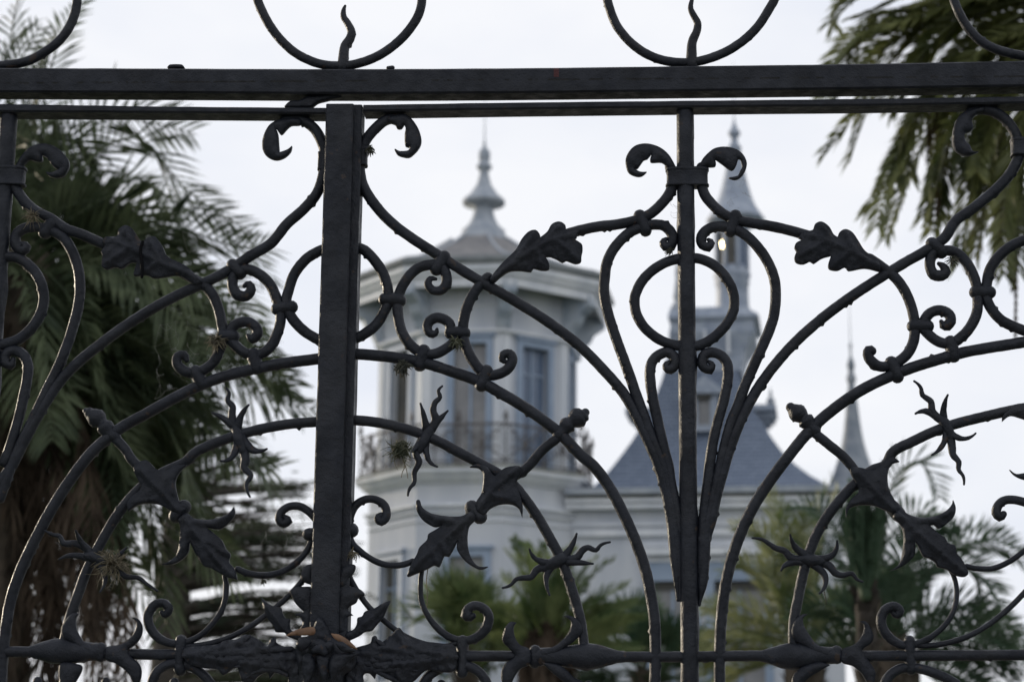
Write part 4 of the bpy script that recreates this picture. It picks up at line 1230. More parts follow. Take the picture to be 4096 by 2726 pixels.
for y, xl, xr in ((1800, -75, 1945), (1650, -75, 1945), (1640, -60, 1930), (1568, 20, 1800), (1470, 105, 1670), (1360, 190, 1560), (1245, 275, 1475), (1130, 345, 1402), (980, 420, 1300), (830, 490, 1235), (740, 525, 1205), (640, 556, 1180)):
    a, b = mM(xl, y), mM(xr, y)
    rows.append((a[0], b[0], a[1], None))
mb = MB()
sqstack(mb, rows)
troof = part(mb, 'turret_roof', SLATE)
rows = []
for y, xl, xr in ((660, 560, 1210), (560, 556, 1214), (540, 580, 1222), (470, 585, 1240), (400, 590, 1280), (330, 592, 1325), (300, 592, 1330), (295, 600, 1318), (230, 600, 1318), (215, 588, 1345), (190, 582, 1362), (165, 584, 1340), (150, 590, 1300), (110, 600, 1270)):
    a, b = mM(xl, y), mM(xr, y)
    rows.append((a[0], b[0], a[1], None))
mb = MB()
sqstack(mb, rows)
part(mb, 'turret_attic', LANT)
for xx in (700, 900, 1100):
    mb = MB()
    a = mM(xx, 400)
    u0, z0 = hp(*a, VT + .86)
    hbox(mb, u0 - .03, u0 + .03, VT + .6, VT + .92, z0 - .25, z0 + .25)
    part(mb, 'attic_panel', TRIM)
# dormer in the front slope
VD = VT + 1.5
a, b = mM(790, 850), mM(1010, 1160)
u0, z1 = hp(*a, VD)
u1, z0 = hp(*b, VD)
mb = MB()
o0, oz1 = hp(*mM(836, 835), VD)
o1, _ = hp(*mM(942, 835), VD)
hbox(mb, u0, o0, VD - 1.2, VD, z0, z1)
hbox(mb, o1, u1, VD - 1.2, VD, z0, z1)
hbox(mb, o0, o1, VD - 1.2, VD, oz1, z1 + .001)
hbox(mb, o0, o1, VD - 1.2, VD, z0, z0 + .12)
dor = part(mb, 'dormer', LANT)
mb = MB()
za = hp(*mM(880, 690), VD)[1]
um = hp(*mM(900, 690), VD)[0]
e = .1
V = []
for vv in (VD + .12, VD - 1.3):
    V += [HB(u0 - e, vv, z1), HB(u1 + e, vv, z1), HB(u1 + e, vv, z1 + .06), HB(um, vv, za), HB(u0 - e, vv, z1 + .06)]
mb.add(V, [(0, 1, 2, 3, 4), (9, 8, 7, 6, 5)] + [(i + 5, (i + 1) % 5 + 5, (i + 1) % 5, i) for i in range(5)])
part(mb, 'pediment', LANT, parent=dor)
mb = MB()
hbox(mb, o0, o1, VD - .14, VD - .1, z0 + .12, oz1)
part(mb, 'pane', GLASS, parent=dor)
mb = MB()
hbox(mb, o0 - .03, o1 + .03, VD - .05, VD + .04, oz1 - .13, oz1 + .02)
part(mb, 'lintel', DARK, parent=dor)
# side dormers seen edge-on
for xa, xb, y0, y1, xc in ((1150, 1500, 985, 1140, 1463), (255, 620, 1010, 1130, 290)):
    a, b = mM(xa, y0), mM(xb, y1)
    u0, z1 = hp(*a, VT)
    u1, z0 = hp(*b, VT)
    mb = MB()
    hbox(mb, u0, u1, VT - .5, VT + .5, z0 + .25, z1 - .12)
    hbox(mb, u0 - .04, u1 + .04, VT - .58, VT + .58, z1 - .12, z1)
    right_side = xa > 1000
    uo = u1 if right_side else u0
    sg = -1 if right_side else 1
    for j in range(3):
        hbox(mb, min(uo, uo + sg * .5), max(uo, uo + sg * .5), VT - .42 + .1 * j, VT + .42 - .1 * j, z0 + .25 - .1 * (j + 1), z0 + .25 - .1 * j)
        uo += sg * .08
    d2 = part(mb, 'side_dormer', LANT)
    if right_side:
        rows = [(y, h) for y, h in ((992, 45), (975, 30), (955, 18), (940, 16), (925, 32), (905, 38), (885, 28), (870, 12), (850, 12), (840, 16), (825, 8), (790, 3))]
        lathe_px('dormer_finial', mM(xc, 900)[0], [(mM(0, y)[1], h * k_) for y, h in rows], VT, STONE, 12, d2)
# lantern on the turret
VL = VT
lM = lambda y: (450 + y * .4669) / 1.7385
xL = (2400 + 1132 * .4669) / 1.7385
lathe_px('lantern_base', xL, [(mM(0, 170)[1], 150 * k_), (mM(0, 110)[1], 142 * k_), (lM(1568), 138 * k_), (lM(1490), 138 * k_), (lM(1470), 152 * k_), (lM(1440), 142 * k_), (lM(1420), 156 * k_), (lM(1390), 160 * k_), (lM(1350), 145 * k_), (lM(1330), 140 * k_)], VL, LANT, 8)
uL, zL0 = hp(xL, lM(1335), VL)
_, zL1 = hp(xL, lM(1000), VL)
rL = 140 * k_ * 1.7385 * depth(HB(uL, VL, zL0)) / FPX
lant = MB()
for k in range(8):
    a0 = math.pi / 8 + k * math.pi / 4
    tube(lant, [HB(uL + rL * math.cos(a0), VL + rL * math.sin(a0), zL0), HB(uL + rL * math.cos(a0), VL + rL * math.sin(a0), zL1)], .045, 6, lump=0, step=2)
lathe(lant, uL, VL, [(rL * 1.02, zL1 - .12), (rL * 1.04, zL1), (rL * .9, zL1 + .02)], 16)
lantern = part(lant, 'lantern', LANT)
for k in range(8):
    a0 = math.pi / 8 + k * math.pi / 4
    a1 = a0 + math.pi / 4
    mb = MB()
    q0 = [HB(uL + rL * .93 * math.cos(a), VL + rL * .93 * math.sin(a), 0) for a in (a0, a1)]
    V = []
    for sc in (1.0, .96):
        for p, z in ((q0[0], zL0), (q0[1], zL0), (q0[1], zL1), (q0[0], zL1)):
            cx_, cy_ = HB(uL, VL, 0)[:2]
            V.append((cx_ + (p[0] - cx_) * sc, cy_ + (p[1] - cy_) * sc, z))
    hexa(mb, V)
    part(mb, 'pane', DARK if k % 3 else GLASSB, parent=lantern)
# metal reflector added before the lantern, angled to throw a sun glint
gp = Vector(atYd(*((2400 + 1045 * .4669) / 1.7385, (450 + 1130 * .4669) / 1.7385), HB(uL, VL + rL + .12, 0)[1]))
nrm = (SUN_DIR + (Vector(CAM) - gp).normalized()).normalized()
tx = nrm.cross(Vector((0, 0, 1))).normalized()
ty = tx.cross(nrm).normalized()
mb = MB()
V = []
for d in (0, -.02):
    for sx_, sz_ in ((-1, -1), (1, -1), (1, 1), (-1, 1)):
        V.append(tuple(gp + tx * .048 * sx_ + ty * .07 * sz_ + nrm * d))
hexa(mb, V)
gm = mat('warm glint metal', (0.9, 0.82, 0.58), None, 0.44, metal=1.0)  # warm metal tint for the added glint
part(mb, 'glint_reflector', gm, parent=lantern)
xR = (2400 + 1152 * .4669) / 1.7385
rows = [(960, 150), (945, 238), (925, 252), (905, 246), (880, 226), (850, 205), (800, 172), (720, 140), (620, 112), (520, 88), (420, 68), (330, 52), (318, 60), (300, 62), (280, 44), (258, 32), (230, 28), (210, 34), (192, 52), (176, 55), (160, 46), (130, 27), (100, 15), (70, 8), (20, 4), (-120, 3), (-440, 1.5)]
lathe_px('lantern_roof', xR, [(lM(y), h * k_) for y, h in rows], VL, LANT, 12)
lathe_px('corner_pinnacle', 1559, [(710, 16), (702, 15), (698, 9), (690, 8), (684, 11), (676, 9), (660, 7), (640, 4.5), (625, 6), (615, 4), (590, 1)], VT + .5, STONE, 10)
# slender spire at the right end
rows = [(1700, 190), (1568, 152), (1450, 118), (1350, 93), (1250, 73), (1150, 60), (1050, 50), (950, 42), (850, 36), (840, 40), (826, 34), (800, 32), (775, 27), (750, 30), (735, 38), (700, 40), (680, 28), (650, 23), (630, 26), (612, 32), (590, 32), (570, 26), (545, 18), (520, 9), (490, 8), (450, 9), (432, 15), (420, 13), (410, 5), (300, 3.5), (80, 2)]
lathe_px('slender_spire', (2400 + 2152 * .4669) / 1.7385, [(mM(0, y)[1], h * k_ * (1.25 if y > 860 else 1.05)) for y, h in rows], VT - .5, SPIRE, 12)

# ------------------------------------------------------------------ palms and the cedar
rng = np.random.RandomState(7)
def nrmz(v):
    v = np.asarray(v, float)
    return v / (np.linalg.norm(v) + 1e-12)
def rachis_droop(base, d, L, droop, n=16):
    p = np.array(base, float)
    d = nrmz(d)
    pts = [p.copy()]
    for i in range(n):
        t = i / n
        d = nrmz(d + np.array([0, 0, -droop * (0.4 + 1.6 * t) / n]))
        p = p + d * L / n
        pts.append(p.copy())
    return np.array(pts)
def frond(mb, rmb, pts, nl=50, ll=0.5, lw=0.022, vee=0.35, sag=0.35, start=0.16, jit=0.16, fwd=0.75, tipshort=0.45, rollr=(.35, 1.15)):
    """pinnate leaf along a rachis: leaflets go to mb, the rachis tube to rmb"""
    pts, _ = resample(pts, np.ones(len(pts)), 0.06)
    n = len(pts)
    tg = np.gradient(pts, axis=0)
    tg /= np.linalg.norm(tg, axis=1)[:, None]
    L = np.concatenate([[0], np.cumsum(np.linalg.norm(np.diff(pts, axis=0), axis=1))])
    rad = np.interp(L / L[-1], [0, .3, 1], [.022, .014, .004])
    keep = np.unique(np.linspace(0, n - 1, 14).astype(int))
    tube(rmb, pts[keep], rad[keep], 5, lump=0, smoothp=False, round_ends=False)
    roll = rng.uniform(*rollr) * rng.choice([-1, 1])
    for sgn in (-1, 1):
        for j in range(nl):
            t = start + (1 - start) * (j + rng.uniform(-.4, .4)) / nl
            t = min(max(t, start), 0.995)
            i = min(n - 1, int(t * (n - 1)))
            p, d = pts[i], tg[i]
            side = np.cross(d, (0, 0, 1.0))
            if np.linalg.norm(side) < .15:
                side = np.cross(d, (0.3, 1.0, 0))
            side = nrmz(side)
            up = np.cross(side, d)
            s2 = side * math.cos(roll) + up * math.sin(roll)
            u2 = up * math.cos(roll) - side * math.sin(roll)
            prof = math.sin(math.pi * min(1, .25 + .75 * (t - start) / (1 - start))) ** .5
            prof = max(prof, tipshort)
            l = ll * prof * rng.uniform(.8, 1.1)
            f = fwd + .5 * t
            v = nrmz(s2 * sgn + d * f + u2 * vee + rng.normal(0, jit, 3))
            wv = nrmz(np.cross(v, u2 + rng.normal(0, .3, 3))) * lw * .5
            sg = sag * rng.uniform(.5, 1.5)
            a = p
            b = p + v * l * .5 + np.array([0, 0, -1]) * l * sg * .12
            c = p + v * l * .9 + np.array([0, 0, -1]) * l * sg * .55
            mb.add([a - wv * .5, a + wv * .5, b + wv, b - wv, c], [(0, 1, 2, 3), (3, 2, 4)])
def fan_leaf(mb, rmb, base, d, pet, rad, nseg=26, spread=2.6, lw=0.03, sag=.15):
    d = nrmz(d)
    hub = np.array(base) + d * pet + np.array([0, 0, -.08 * pet])
    tube(rmb, [base, np.array(base) + d * pet * .55, hub], [.014, .011, .008], 5, lump=0, step=.3, round_ends=False)
    side = nrmz(np.cross(d, rng.normal(0, .35, 3) + np.array([0, 0, 1.0])))
    up = np.cross(side, d)
    for j in range(nseg):
        a = -spread / 2 + spread * j / (nseg - 1) + rng.uniform(-.03, .03)
        v = nrmz(d * math.cos(a) + side * math.sin(a) + up * (.25 * math.cos(a * 1.3)) + rng.normal(0, .05, 3))
        l = rad * rng.uniform(.85, 1.05) * (.75 + .25 * math.cos(a))
        wv = nrmz(np.cross(v, up)) * lw * .5
        b = hub + v * l * .5
        c = hub + v * l + np.array([0, 0, -1]) * l * sag * rng.uniform(.3, 1.6)
        mb.add([hub - wv * .2, hub + wv * .2, b + wv, b - wv, c], [(0, 1, 2, 3), (3, 2, 4)])
def ragged_trunk(mb, base, top, r0, r1, scales=260, sl=.16):
    base, top = np.array(base, float), np.array(top, float)
    mid = (base + top) / 2 + np.array([rng.uniform(-.06, .06), 0, 0])
    tube(mb, [base, mid, top], [r0, (r0 + r1) / 2, r1], 16, lump=.10, step=.12)
    ax = top - base
    for i in range(scales):
        t = rng.uniform(.02, 1)
        a = rng.uniform(0, 2 * math.pi)
        r = r0 + (r1 - r0) * t
        o = np.array([math.cos(a), math.sin(a), 0])
        p = base + ax * t + o * r * .92
        s = np.array([-math.sin(a), math.cos(a), 0]) * .05
        q = p + o * .07 + np.array([0, 0, sl * rng.uniform(.5, 1.3)])
        mb.add([p - s, p + s, q + s * .3, q - s * .3], [(0, 1, 2, 3)])
def pxpath(pairs, Y, dy=0.0):
    """pixel polyline (2356-wide) at world depth Y, tip pushed dy further"""
    n = len(pairs)
    return np.array([atYd(x, y, Y + dy * i / (n - 1)) for i, (x, y) in enumerate(pairs)])
def palm(name, label, cat_group, base, crown, trunk_r, leafm, build_crown, dead=None, group='palms in the garden', trunk_m=BARK, ivy=None):
    t = thing(name, base, label, 'palm', group)
    mb = MB()
    ragged_trunk(mb, base, crown, trunk_r[0], trunk_r[1])
    mb.build('trunk', trunk_m, t)
    lm, rm = MB(), MB()
    build_crown(lm, rm)
    c = lm.build('crown', leafm, t, False)
    rm.build('leaf_stalks', leafm, c)
    if dead:
        lm, rm = MB(), MB()
        dead(lm, rm)
        q = lm.build('dead_fronds', DEAD, t, False)
        rm.build('leaf_stalks', DEAD, q)
    return t

# the big palm on the left
YL = 9.5
cL = atYd(40, 640, YL)
baseL = np.array([cL[0] - .1, YL, 0.0])
explicit_left = [
    [(60, 580), (140, 430), (250, 350), (360, 330), (470, 380), (540, 470)],
    [(60, 590), (200, 470), (330, 420), (430, 425), (520, 510), (560, 590)],
    [(80, 610), (240, 560), (380, 520), (500, 540), (600, 600)],
    [(80, 640), (270, 600), (420, 640), (540, 720), (630, 800)],
    [(80, 660), (280, 690), (450, 770), (600, 850), (715, 905)],
    [(80, 690), (260, 780), (420, 900), (560, 1010), (660, 1080)],
    [(80, 700), (240, 850), (370, 1010), (470, 1170), (540, 1270)],
    [(70, 700), (190, 880), (300, 1080), (370, 1270), (410, 1400)],
    [(60, 560), (120, 380), (220, 290), (330, 280), (430, 330)],
    [(50, 560), (90, 330), (110, 200), (150, 90), (210, 30)],
    [(40, 540), (40, 330), (30, 180), (50, 60), (90, -60)],
    [(30, 540), (-20, 330), (-40, 160), (-20, 20), (40, -80)],
    [(60, 620), (170, 560), (300, 560), (400, 640), (450, 740)],
    [(20, 540), (-10, 330), (0, 150), (50, 30)],
    [(40, 540), (60, 330), (80, 170), (125, 60)],
    [(10, 540), (-40, 300), (-60, 100), (-30, -40)],
    [(30, 540), (20, 330), (20, 180), (60, 80)],
    [(60, 680), (160, 780), (260, 940), (320, 1120)],
    [(60, 600), (170, 500), (290, 470), (390, 520), (460, 620)],
    [(80, 640), (230, 620), (360, 680), (440, 800)],
    [(40, 570), (80, 430), (140, 345), (205, 340)],
    [(40, 570), (60, 430), (90, 330), (150, 300)],
    [(50, 590), (130, 480), (200, 440), (270, 480)],
    [(30, 570), (20, 430), (40, 310), (80, 290)],
    [(50, 590), (110, 520), (180, 500), (240, 560)],
    [(80, 660), (220, 700), (340, 820), (420, 960)],
    [(60, 620), (190, 590), (300, 620), (380, 700)],
    [(80, 700), (230, 820), (340, 960), (430, 1100)],
    [(70, 700), (160, 900), (230, 1120), (270, 1330)],
    [(80, 680), (250, 740), (400, 860), (500, 960)],
]
def crownL(lm, rm):
    fine_ = {0, 1, 2, 8, 12, 14}
    for i, pth in enumerate(explicit_left):
        up = pth[-1][1] < 100
        for rep in range(1 if (up or i in fine_) else 3):
            j = [(x + rng.uniform(-14, 14) * k + rep * 18 * rng.uniform(-1, 1), y + rng.uniform(-14, 14) * k + rep * 22) for k, (x, y) in enumerate(pth)]
            frond(lm, rm, pxpath(j, YL - .1 + .35 * rep, rng.uniform(-.5, .7)), nl=36 if up else 42, ll=.42 if up else .55, lw=.020 if (up or i in fine_) else .027, vee=.25, sag=.15 if i in fine_ else .4, fwd=.9 if up else .65, jit=.06)
    for i in range(80):
        a = rng.uniform(0, 2 * math.pi)
        el = rng.uniform(-.7, 1.2)
        d = (math.cos(a) * math.cos(el), math.sin(a) * math.cos(el), math.sin(el))
        if d[0] > .1 and el > -.05:
            continue
        frond(lm, rm, rachis_droop(cL + np.array([rng.uniform(-.2, .1), 0, rng.uniform(-.6, .2)]), d, rng.uniform(1.4, 2.0), 1.5), nl=44, ll=.50, lw=.028, vee=.25, sag=.5, jit=.08)
def deadL(lm, rm):
    for i in range(34):
        x0 = rng.uniform(-60, 190)
        y0 = rng.uniform(860, 1020)
        x1 = x0 + rng.uniform(-30, 140)
        pth = [(x0 * .6 + 20, y0 - 130), (x0, y0), ((x0 + x1) / 2 + 20, y0 + 260), (x1, y0 + rng.uniform(480, 800))]
        frond(lm, rm, pxpath(pth, YL + rng.uniform(-.45, .5), rng.uniform(-.2, .3)), nl=42, ll=.34, lw=.018, vee=.0, sag=.9, jit=.3, fwd=1.3)
palm('palm_tree', 'big grey green feather palm with a shaggy brown trunk behind the left gate leaf', 'palm', baseL, cL, (.34, .30), LEAFA, crownL, deadL)

# the drooping palm at the top right
YR = 9.5
cR = atYd(2440, -40, YR)
explicit_right = [
    [(2440, -40), (2260, -10), (2080, 40), (1960, 110), (1880, 200)],
    [(2440, -20), (2220, 30), (2050, 110), (1960, 230), (1905, 350)],
    [(2440, 0), (2240, 90), (2120, 220), (2050, 370), (1995, 515)],
    [(2440, 10), (2290, 100), (2190, 240), (2150, 370), (2120, 505)],
    [(2450, 20), (2330, 150), (2260, 300), (2225, 440), (2195, 590)],
    [(2440, -60), (2250, -80), (2060, -60), (1930, 0), (1890, 70)],
    [(2440, -60), (2280, -140), (2080, -150), (1940, -80)],
    [(2460, 20), (2380, 180), (2330, 330), (2310, 480), (2300, 640)],
    [(2440, 0), (2260, 60), (2140, 170), (2090, 290), (2060, 400)],
    [(2440, -40), (2300, -20), (2180, 50), (2090, 120), (2020, 230)],
    [(2450, 10), (2340, 120), (2280, 220), (2240, 330), (2230, 420)],
    [(2440, -30), (2230, -30), (2100, 20), (2000, 60), (1940, 140)],
    [(2440, -30), (2300, -60), (2150, -50), (2040, -10), (1960, 60)],
    [(2440, -30), (2330, 0), (2230, 20), (2120, 80), (2050, 160)],
    [(2440, 0), (2380, 60), (2300, 80), (2200, 130), (2150, 200)],
    [(2450, 0), (2420, 150), (2370, 260), (2350, 400), (2345, 560)],
    [(2440, 0), (2350, 100), (2280, 200), (2180, 300), (2110, 420)],
]
def crownR(lm, rm):
    for i, pth in enumerate(explicit_right):
        for rep in range(3 if i in (0, 2, 3, 4) else 2 if i < 12 else 1):
            j = [(x + 10 + rng.uniform(-6, 6) * k + rep * 16, y + rng.uniform(-7, 7) * k + rep * 5) for k, (x, y) in enumerate(pth)]
            frond(lm, rm, pxpath(j, YR + .25 * rep, rng.uniform(-.5, .2)), nl=96, ll=.29, lw=.026, vee=.45, sag=.3, fwd=1.15, start=.15, tipshort=.6, jit=.13, rollr=(.1, .8))
    for i in range(46):
        a = rng.uniform(0, 2 * math.pi)
        el = rng.uniform(-.5, 1.3)
        d = (math.cos(a) * math.cos(el), math.sin(a) * math.cos(el), math.sin(el))
        if d[0] < 0.05 and el < 1.0:
            continue
        frond(lm, rm, rachis_droop(cR, d, rng.uniform(1.5, 2.0), 2.2), nl=50, ll=.28, lw=.024, vee=.4, sag=.4)
def deadR(lm, rm):
    for i in range(12):
        x1 = rng.choice([2155, 2295, 2310, 2330]) + rng.uniform(-14, 14)
        y1 = rng.uniform(560, 740) if x1 > 2200 else rng.uniform(480, 600)
        x0 = x1 + rng.uniform(5, 30)
        frond(lm, rm, pxpath([(2440, 0), ((x0 + 2440) / 2, 120), (x0, y1 - 330), (x1 + 3, y1 - 150), (x1, y1)], YR + rng.uniform(.1, .5)), nl=50, ll=.13, lw=.018, vee=.0, sag=.8, jit=.25, fwd=2.0, start=.45)
    pass
_dR = deadR
def deadR(lm, rm):
    _dR(lm, rm)
    for q in range(2):
        frond(lm, rm, pxpath([(2440, 0), (2400, 160), (2352, 330), (2340, 560), (2334 + 4 * q, 800)], YR + .3), nl=70, ll=.06, lw=.012, vee=0, sag=.6, fwd=2.4, start=.4)
palm('palm_tree', 'olive green palm with drooping feathery fronds hanging in at the top right', 'palm', np.array([cR[0] + .5, YR, 0]), cR, (.30, .26), LEAFB, crownR, deadR)

# palm with a tight bundle of upright leaves, lower right
Y3 = 13.0
c3 = atYd(1992, 1370, Y3)
def crown3(lm, rm):
    for i in range(34):
        tx_ = 1990 + rng.uniform(-46, 46)
        frond(lm, rm, pxpath([(1992 + rng.uniform(-8, 8), 1380), (1990 + (tx_ - 1990) * .75, 1270), (tx_, rng.uniform(1090, 1180))], Y3 + rng.uniform(-.12, .12), rng.uniform(-.15, .15)), nl=34, ll=.20, lw=.024, vee=.5, sag=.1, fwd=2.6, start=.1)
    for pth in ([(1990, 1360), (2040, 1150), (2075, 1075), (2115, 1060), (2150, 1110), (2160, 1150)], [(1990, 1370), (1940, 1240), (1880, 1170), (1810, 1170)],
                [(1990, 1370), (2060, 1220), (2120, 1180), (2180, 1220)], [(1990, 1370), (1930, 1290), (1870, 1270), (1800, 1310)]):
        frond(lm, rm, pxpath(pth, Y3, rng.uniform(-.2, .5)), nl=34, ll=.33, lw=.020, vee=.3, sag=.12, fwd=.6, start=.45, jit=.08)
palm('palm_tree', 'palm with a tight dark bundle of upright leaves beside the slender spire', 'palm', np.array([c3[0], Y3, 0]), c3, (.07, .08), LEAFC, crown3, trunk_m=BARKD)

# arching palm, far right bottom
Y4 = 15.0
c4 = atYd(2060, 1500, Y4)
def crown4(lm, rm):
    for pth in ([(2050, 1500), (2080, 1380), (2140, 1310), (2210, 1300), (2280, 1350), (2310, 1420)], [(2050, 1520), (2120, 1420), (2210, 1400), (2290, 1440), (2350, 1520)],
                [(2050, 1500), (2060, 1370), (2090, 1270), (2150, 1220), (2210, 1230)], [(2060, 1530), (2160, 1480), (2260, 1500), (2340, 1570)], [(2040, 1500), (2020, 1380), (1990, 1290), (1930, 1230)],
                [(2040, 1520), (1980, 1440), (1900, 1400), (1830, 1430)], [(2060, 1520), (2130, 1450), (2220, 1440), (2330, 1480), (2400, 1540)], [(2060, 1500), (2100, 1350), (2180, 1260), (2280, 1250), (2360, 1300)],
                [(2060, 1540), (2150, 1540), (2240, 1580), (2300, 1640)], [(2050, 1560), (2000, 1460), (1960, 1400), (1920, 1380)], [(2050, 1560), (2020, 1450), (2000, 1390), (1990, 1330)],
                [(2050, 1570), (1970, 1500), (1900, 1480), (1850, 1510)], [(2050, 1560), (2040, 1440), (2050, 1360), (2075, 1310)]):
        for rep in range(2):
            frond(lm, rm, pxpath([(x + rep * rng.uniform(-12, 12) * i, y + rep * rng.uniform(-6, 14) * i) for i, (x, y) in enumerate(pth)], Y4 + rep * .3, rng.uniform(-.4, .6)), nl=52, ll=.42, lw=.024, vee=.5, sag=.15, fwd=.6, start=.2, jit=.09)
palm('palm_tree', 'dark green palm with arching feather fronds at the lower right corner', 'palm', np.array([c4[0], Y4, 0]), c4, (.2, .2), LEAFC, crown4)

# yellow green palm before the wing windows
Y5 = 17.0
c5 = atYd(1850, 1520, Y5)
def crown5(lm, rm):
    for pth in ([(1850, 1520), (1780, 1440), (1690, 1390), (1610, 1420)], [(1850, 1510), (1800, 1400), (1740, 1310), (1680, 1290)], [(1850, 1500), (1840, 1360), (1820, 1230), (1790, 1150)],
                [(1860, 1500), (1880, 1350), (1900, 1220), (1930, 1120)], [(1850, 1530), (1740, 1490), (1660, 1500), (1600, 1550)], [(1860, 1500), (1930, 1400), (1990, 1340), (2050, 1340)],
                [(1860, 1510), (1900, 1420), (1960, 1390), (2010, 1420)], [(1850, 1500), (1800, 1360), (1770, 1250), (1710, 1200)], [(1850, 1520), (1760, 1460), (1680, 1450), (1620, 1500)], [(1850, 1505), (1860, 1380), (1850, 1270), (1860, 1180)],
                [(1850, 1530), (1780, 1520), (1700, 1550), (1650, 1610)], [(1860, 1520), (1950, 1480), (2000, 1500), (2040, 1560)]):
        for rep in range(2):
            frond(lm, rm, pxpath([(x + rep * rng.uniform(-12, 12) * i, y + rep * rng.uniform(-12, 12) * i) for i, (x, y) in enumerate(pth)], Y5 + rep * .3, rng.uniform(-.4, .6)), nl=36, ll=.42, lw=.024, vee=.45, sag=.15, fwd=1.0, start=.2, jit=.1)
palm('palm_tree', 'yellow green palm with stiff fronds in front of the mansion wing', 'palm', np.array([c5[0], Y5, 0]), c5, (.2, .2), LEAFY, crown5)

# fan palms under the tower
def fanpalm(label, px_, py_, Y, hgt_px, n, rad, leafm, up=.4, lw=.03):
    c = atYd(px_, py_, Y)
    def cf(lm, rm):
        for i in range(n):
            a = rng.uniform(0, 2 * math.pi)
            el = rng.uniform(-.35, 1.45) * .9 + up * .2
            d = (math.cos(a) * math.cos(el), math.sin(a) * math.cos(el), math.sin(el))
            fan_leaf(lm, rm, c + np.array([0, 0, rng.uniform(-.15, .15)]), d, rad * rng.uniform(.5, .75), rad * rng.uniform(.5, .7), 24, 2.3, lw)
    def df(lm, rm):
        for i in range(n // 2):
            a = rng.uniform(0, 2 * math.pi)
            d = (math.cos(a) * .6, math.sin(a) * .6, -.9)
            fan_leaf(lm, rm, c - np.array([0, 0, .1]), d, rad * .4, rad * .5, 18, 1.6, lw)
    return palm('fan_palm', label, 'palm', np.array([c[0], Y, 0]), c, (.15, .15), leafm, cf, df, 'fan palms below the tower')
fanpalm('round spiky fan palm under the tower windows', 1075, 1510, 22.0, 0, 46, 1.02, LEAFG, lw=.05)
fanpalm('fan palm low in front of the wing, left of the gate centre bar', 1480, 1560, 23.0, 0, 40, 1.0, LEAFC, lw=.05)
Y6 = 20.0
c6 = atYd(1258, 1500, Y6)
def crown6(lm, rm):
    for tx_, ty_ in ((1150, 1260), (1175, 1235), (1215, 1250), (1250, 1235), (1290, 1265), (1330, 1250), (1370, 1275), (1410, 1290), (1440, 1330), (1470, 1370), (1160, 1330), (1195, 1310), (1235, 1300), (1310, 1310), (1350, 1340), (1490, 1420), (1130, 1400), (1400, 1380), (1200, 1390), (1300, 1380), (1440, 1440), (1140, 1480), (1390, 1460), (1480, 1490)):
        for rep in range(1 + (ty_ > 1330)):
            ax, ay = tx_ + rng.uniform(-12, 12), ty_ + rng.uniform(-14, 14)
            mx_, my_ = 1258 + (ax - 1258) * .55, 1500 + (ay - 1500) * .66
            frond(lm, rm, pxpath([(1258, 1500), (mx_ - (ax - 1258) * .08, my_), (ax, ay)], Y6 + rep * .25 - .1, rng.uniform(-.7, .7)), nl=40, ll=.30, lw=.026, vee=.4, sag=.15, fwd=1.5, start=.22)
def dead6(lm, rm):
    for i in range(26):
        ax = 1258 + rng.uniform(-60, 60)
        frond(lm, rm, pxpath([(1258, 1430), ((1258 + ax) / 2 + (ax - 1258) * .3, 1470), (ax, 1640)], Y6 + rng.uniform(-.25, .25), rng.uniform(-.2, .2)), nl=26, ll=.22, lw=.03, vee=0, sag=.8, fwd=1.3)
palm('palm_tree', 'feathery green palm with upright plumes and dark skirt below the tower corner', 'palm', np.array([c6[0], Y6, 0]), c6, (.2, .2), LEAFG, crown6, dead6)

# the layered cedar behind
YC = 25.0
cb = atYd(400, 1000, YC)
ced = thing('cedar_tree', (cb[0], YC, 0), 'dark cedar with flat layered branches between the left palm and the tower', 'tree')
mb = MB()
tube(mb, [(cb[0], YC, 0), (cb[0] + .1, YC, 4), (cb[0], YC, atYd(400, 900, YC)[2])], [.4, .28, .05], 12, lump=.06, step=.4)
mb.build('trunk', BARKD, ced)
nm, bm_ = MB(), MB()
layers = [(1010, 560), (1075, 640), (1125, 748), (1200, 760), (1245, 800), (1270, 845), (1300, 780), (1335, 830), (1375, 845), (1420, 780), (1470, 850), (1530, 845), (1580, 850)]
for y, xe in layers:
    for rep in range(7):
        a = rng.uniform(-1.1, 1.1) if rep > 1 else rng.uniform(-.2, .2)
        tip = atYd(xe - abs(a) * 160 + rng.uniform(-40, 10), y + rng.uniform(-24, 20), YC)
        st = np.array([cb[0], YC, tip[2] - rng.uniform(.05, .35)])
        tip = np.array([tip[0], YC + math.sin(a) * 1.8, tip[2]])
        mid = (st + tip) / 2 + np.array([0, 0, rng.uniform(.02, .15)])
        tube(bm_, [st, mid, tip], [.045, .03, .008], 5, lump=0, step=.6, round_ends=False)
        L = np.linalg.norm(tip - st)
        for i in range(int(L * 100)):
            t = rng.uniform(.18, 1.0) ** .8
            p = st * (1 - t) + tip * t + np.array([0, 0, .1 * math.sin(t * 3.1)])
            wdt = .34 * (1.05 - t)
            p = p + np.array([rng.normal(0, .1), rng.normal(0, wdt), rng.uniform(-.055, .035)])
            if noise.noise(Vector(p) * 2.0) < -.02:
                continue
            u = nrmz(rng.normal(0, 1, 3) * np.array([1, 1, .35])) * rng.uniform(.05, .10)
            v = nrmz(np.cross(u, rng.normal(0, 1, 3))) * .014
            mb2 = [p - u, p + v, p + u, p - v]
            nm.add(mb2, [(0, 1, 2, 3)])
q = nm.build('crown', CEDAR, ced, False)
bm_.build('branches', BARKD, q)

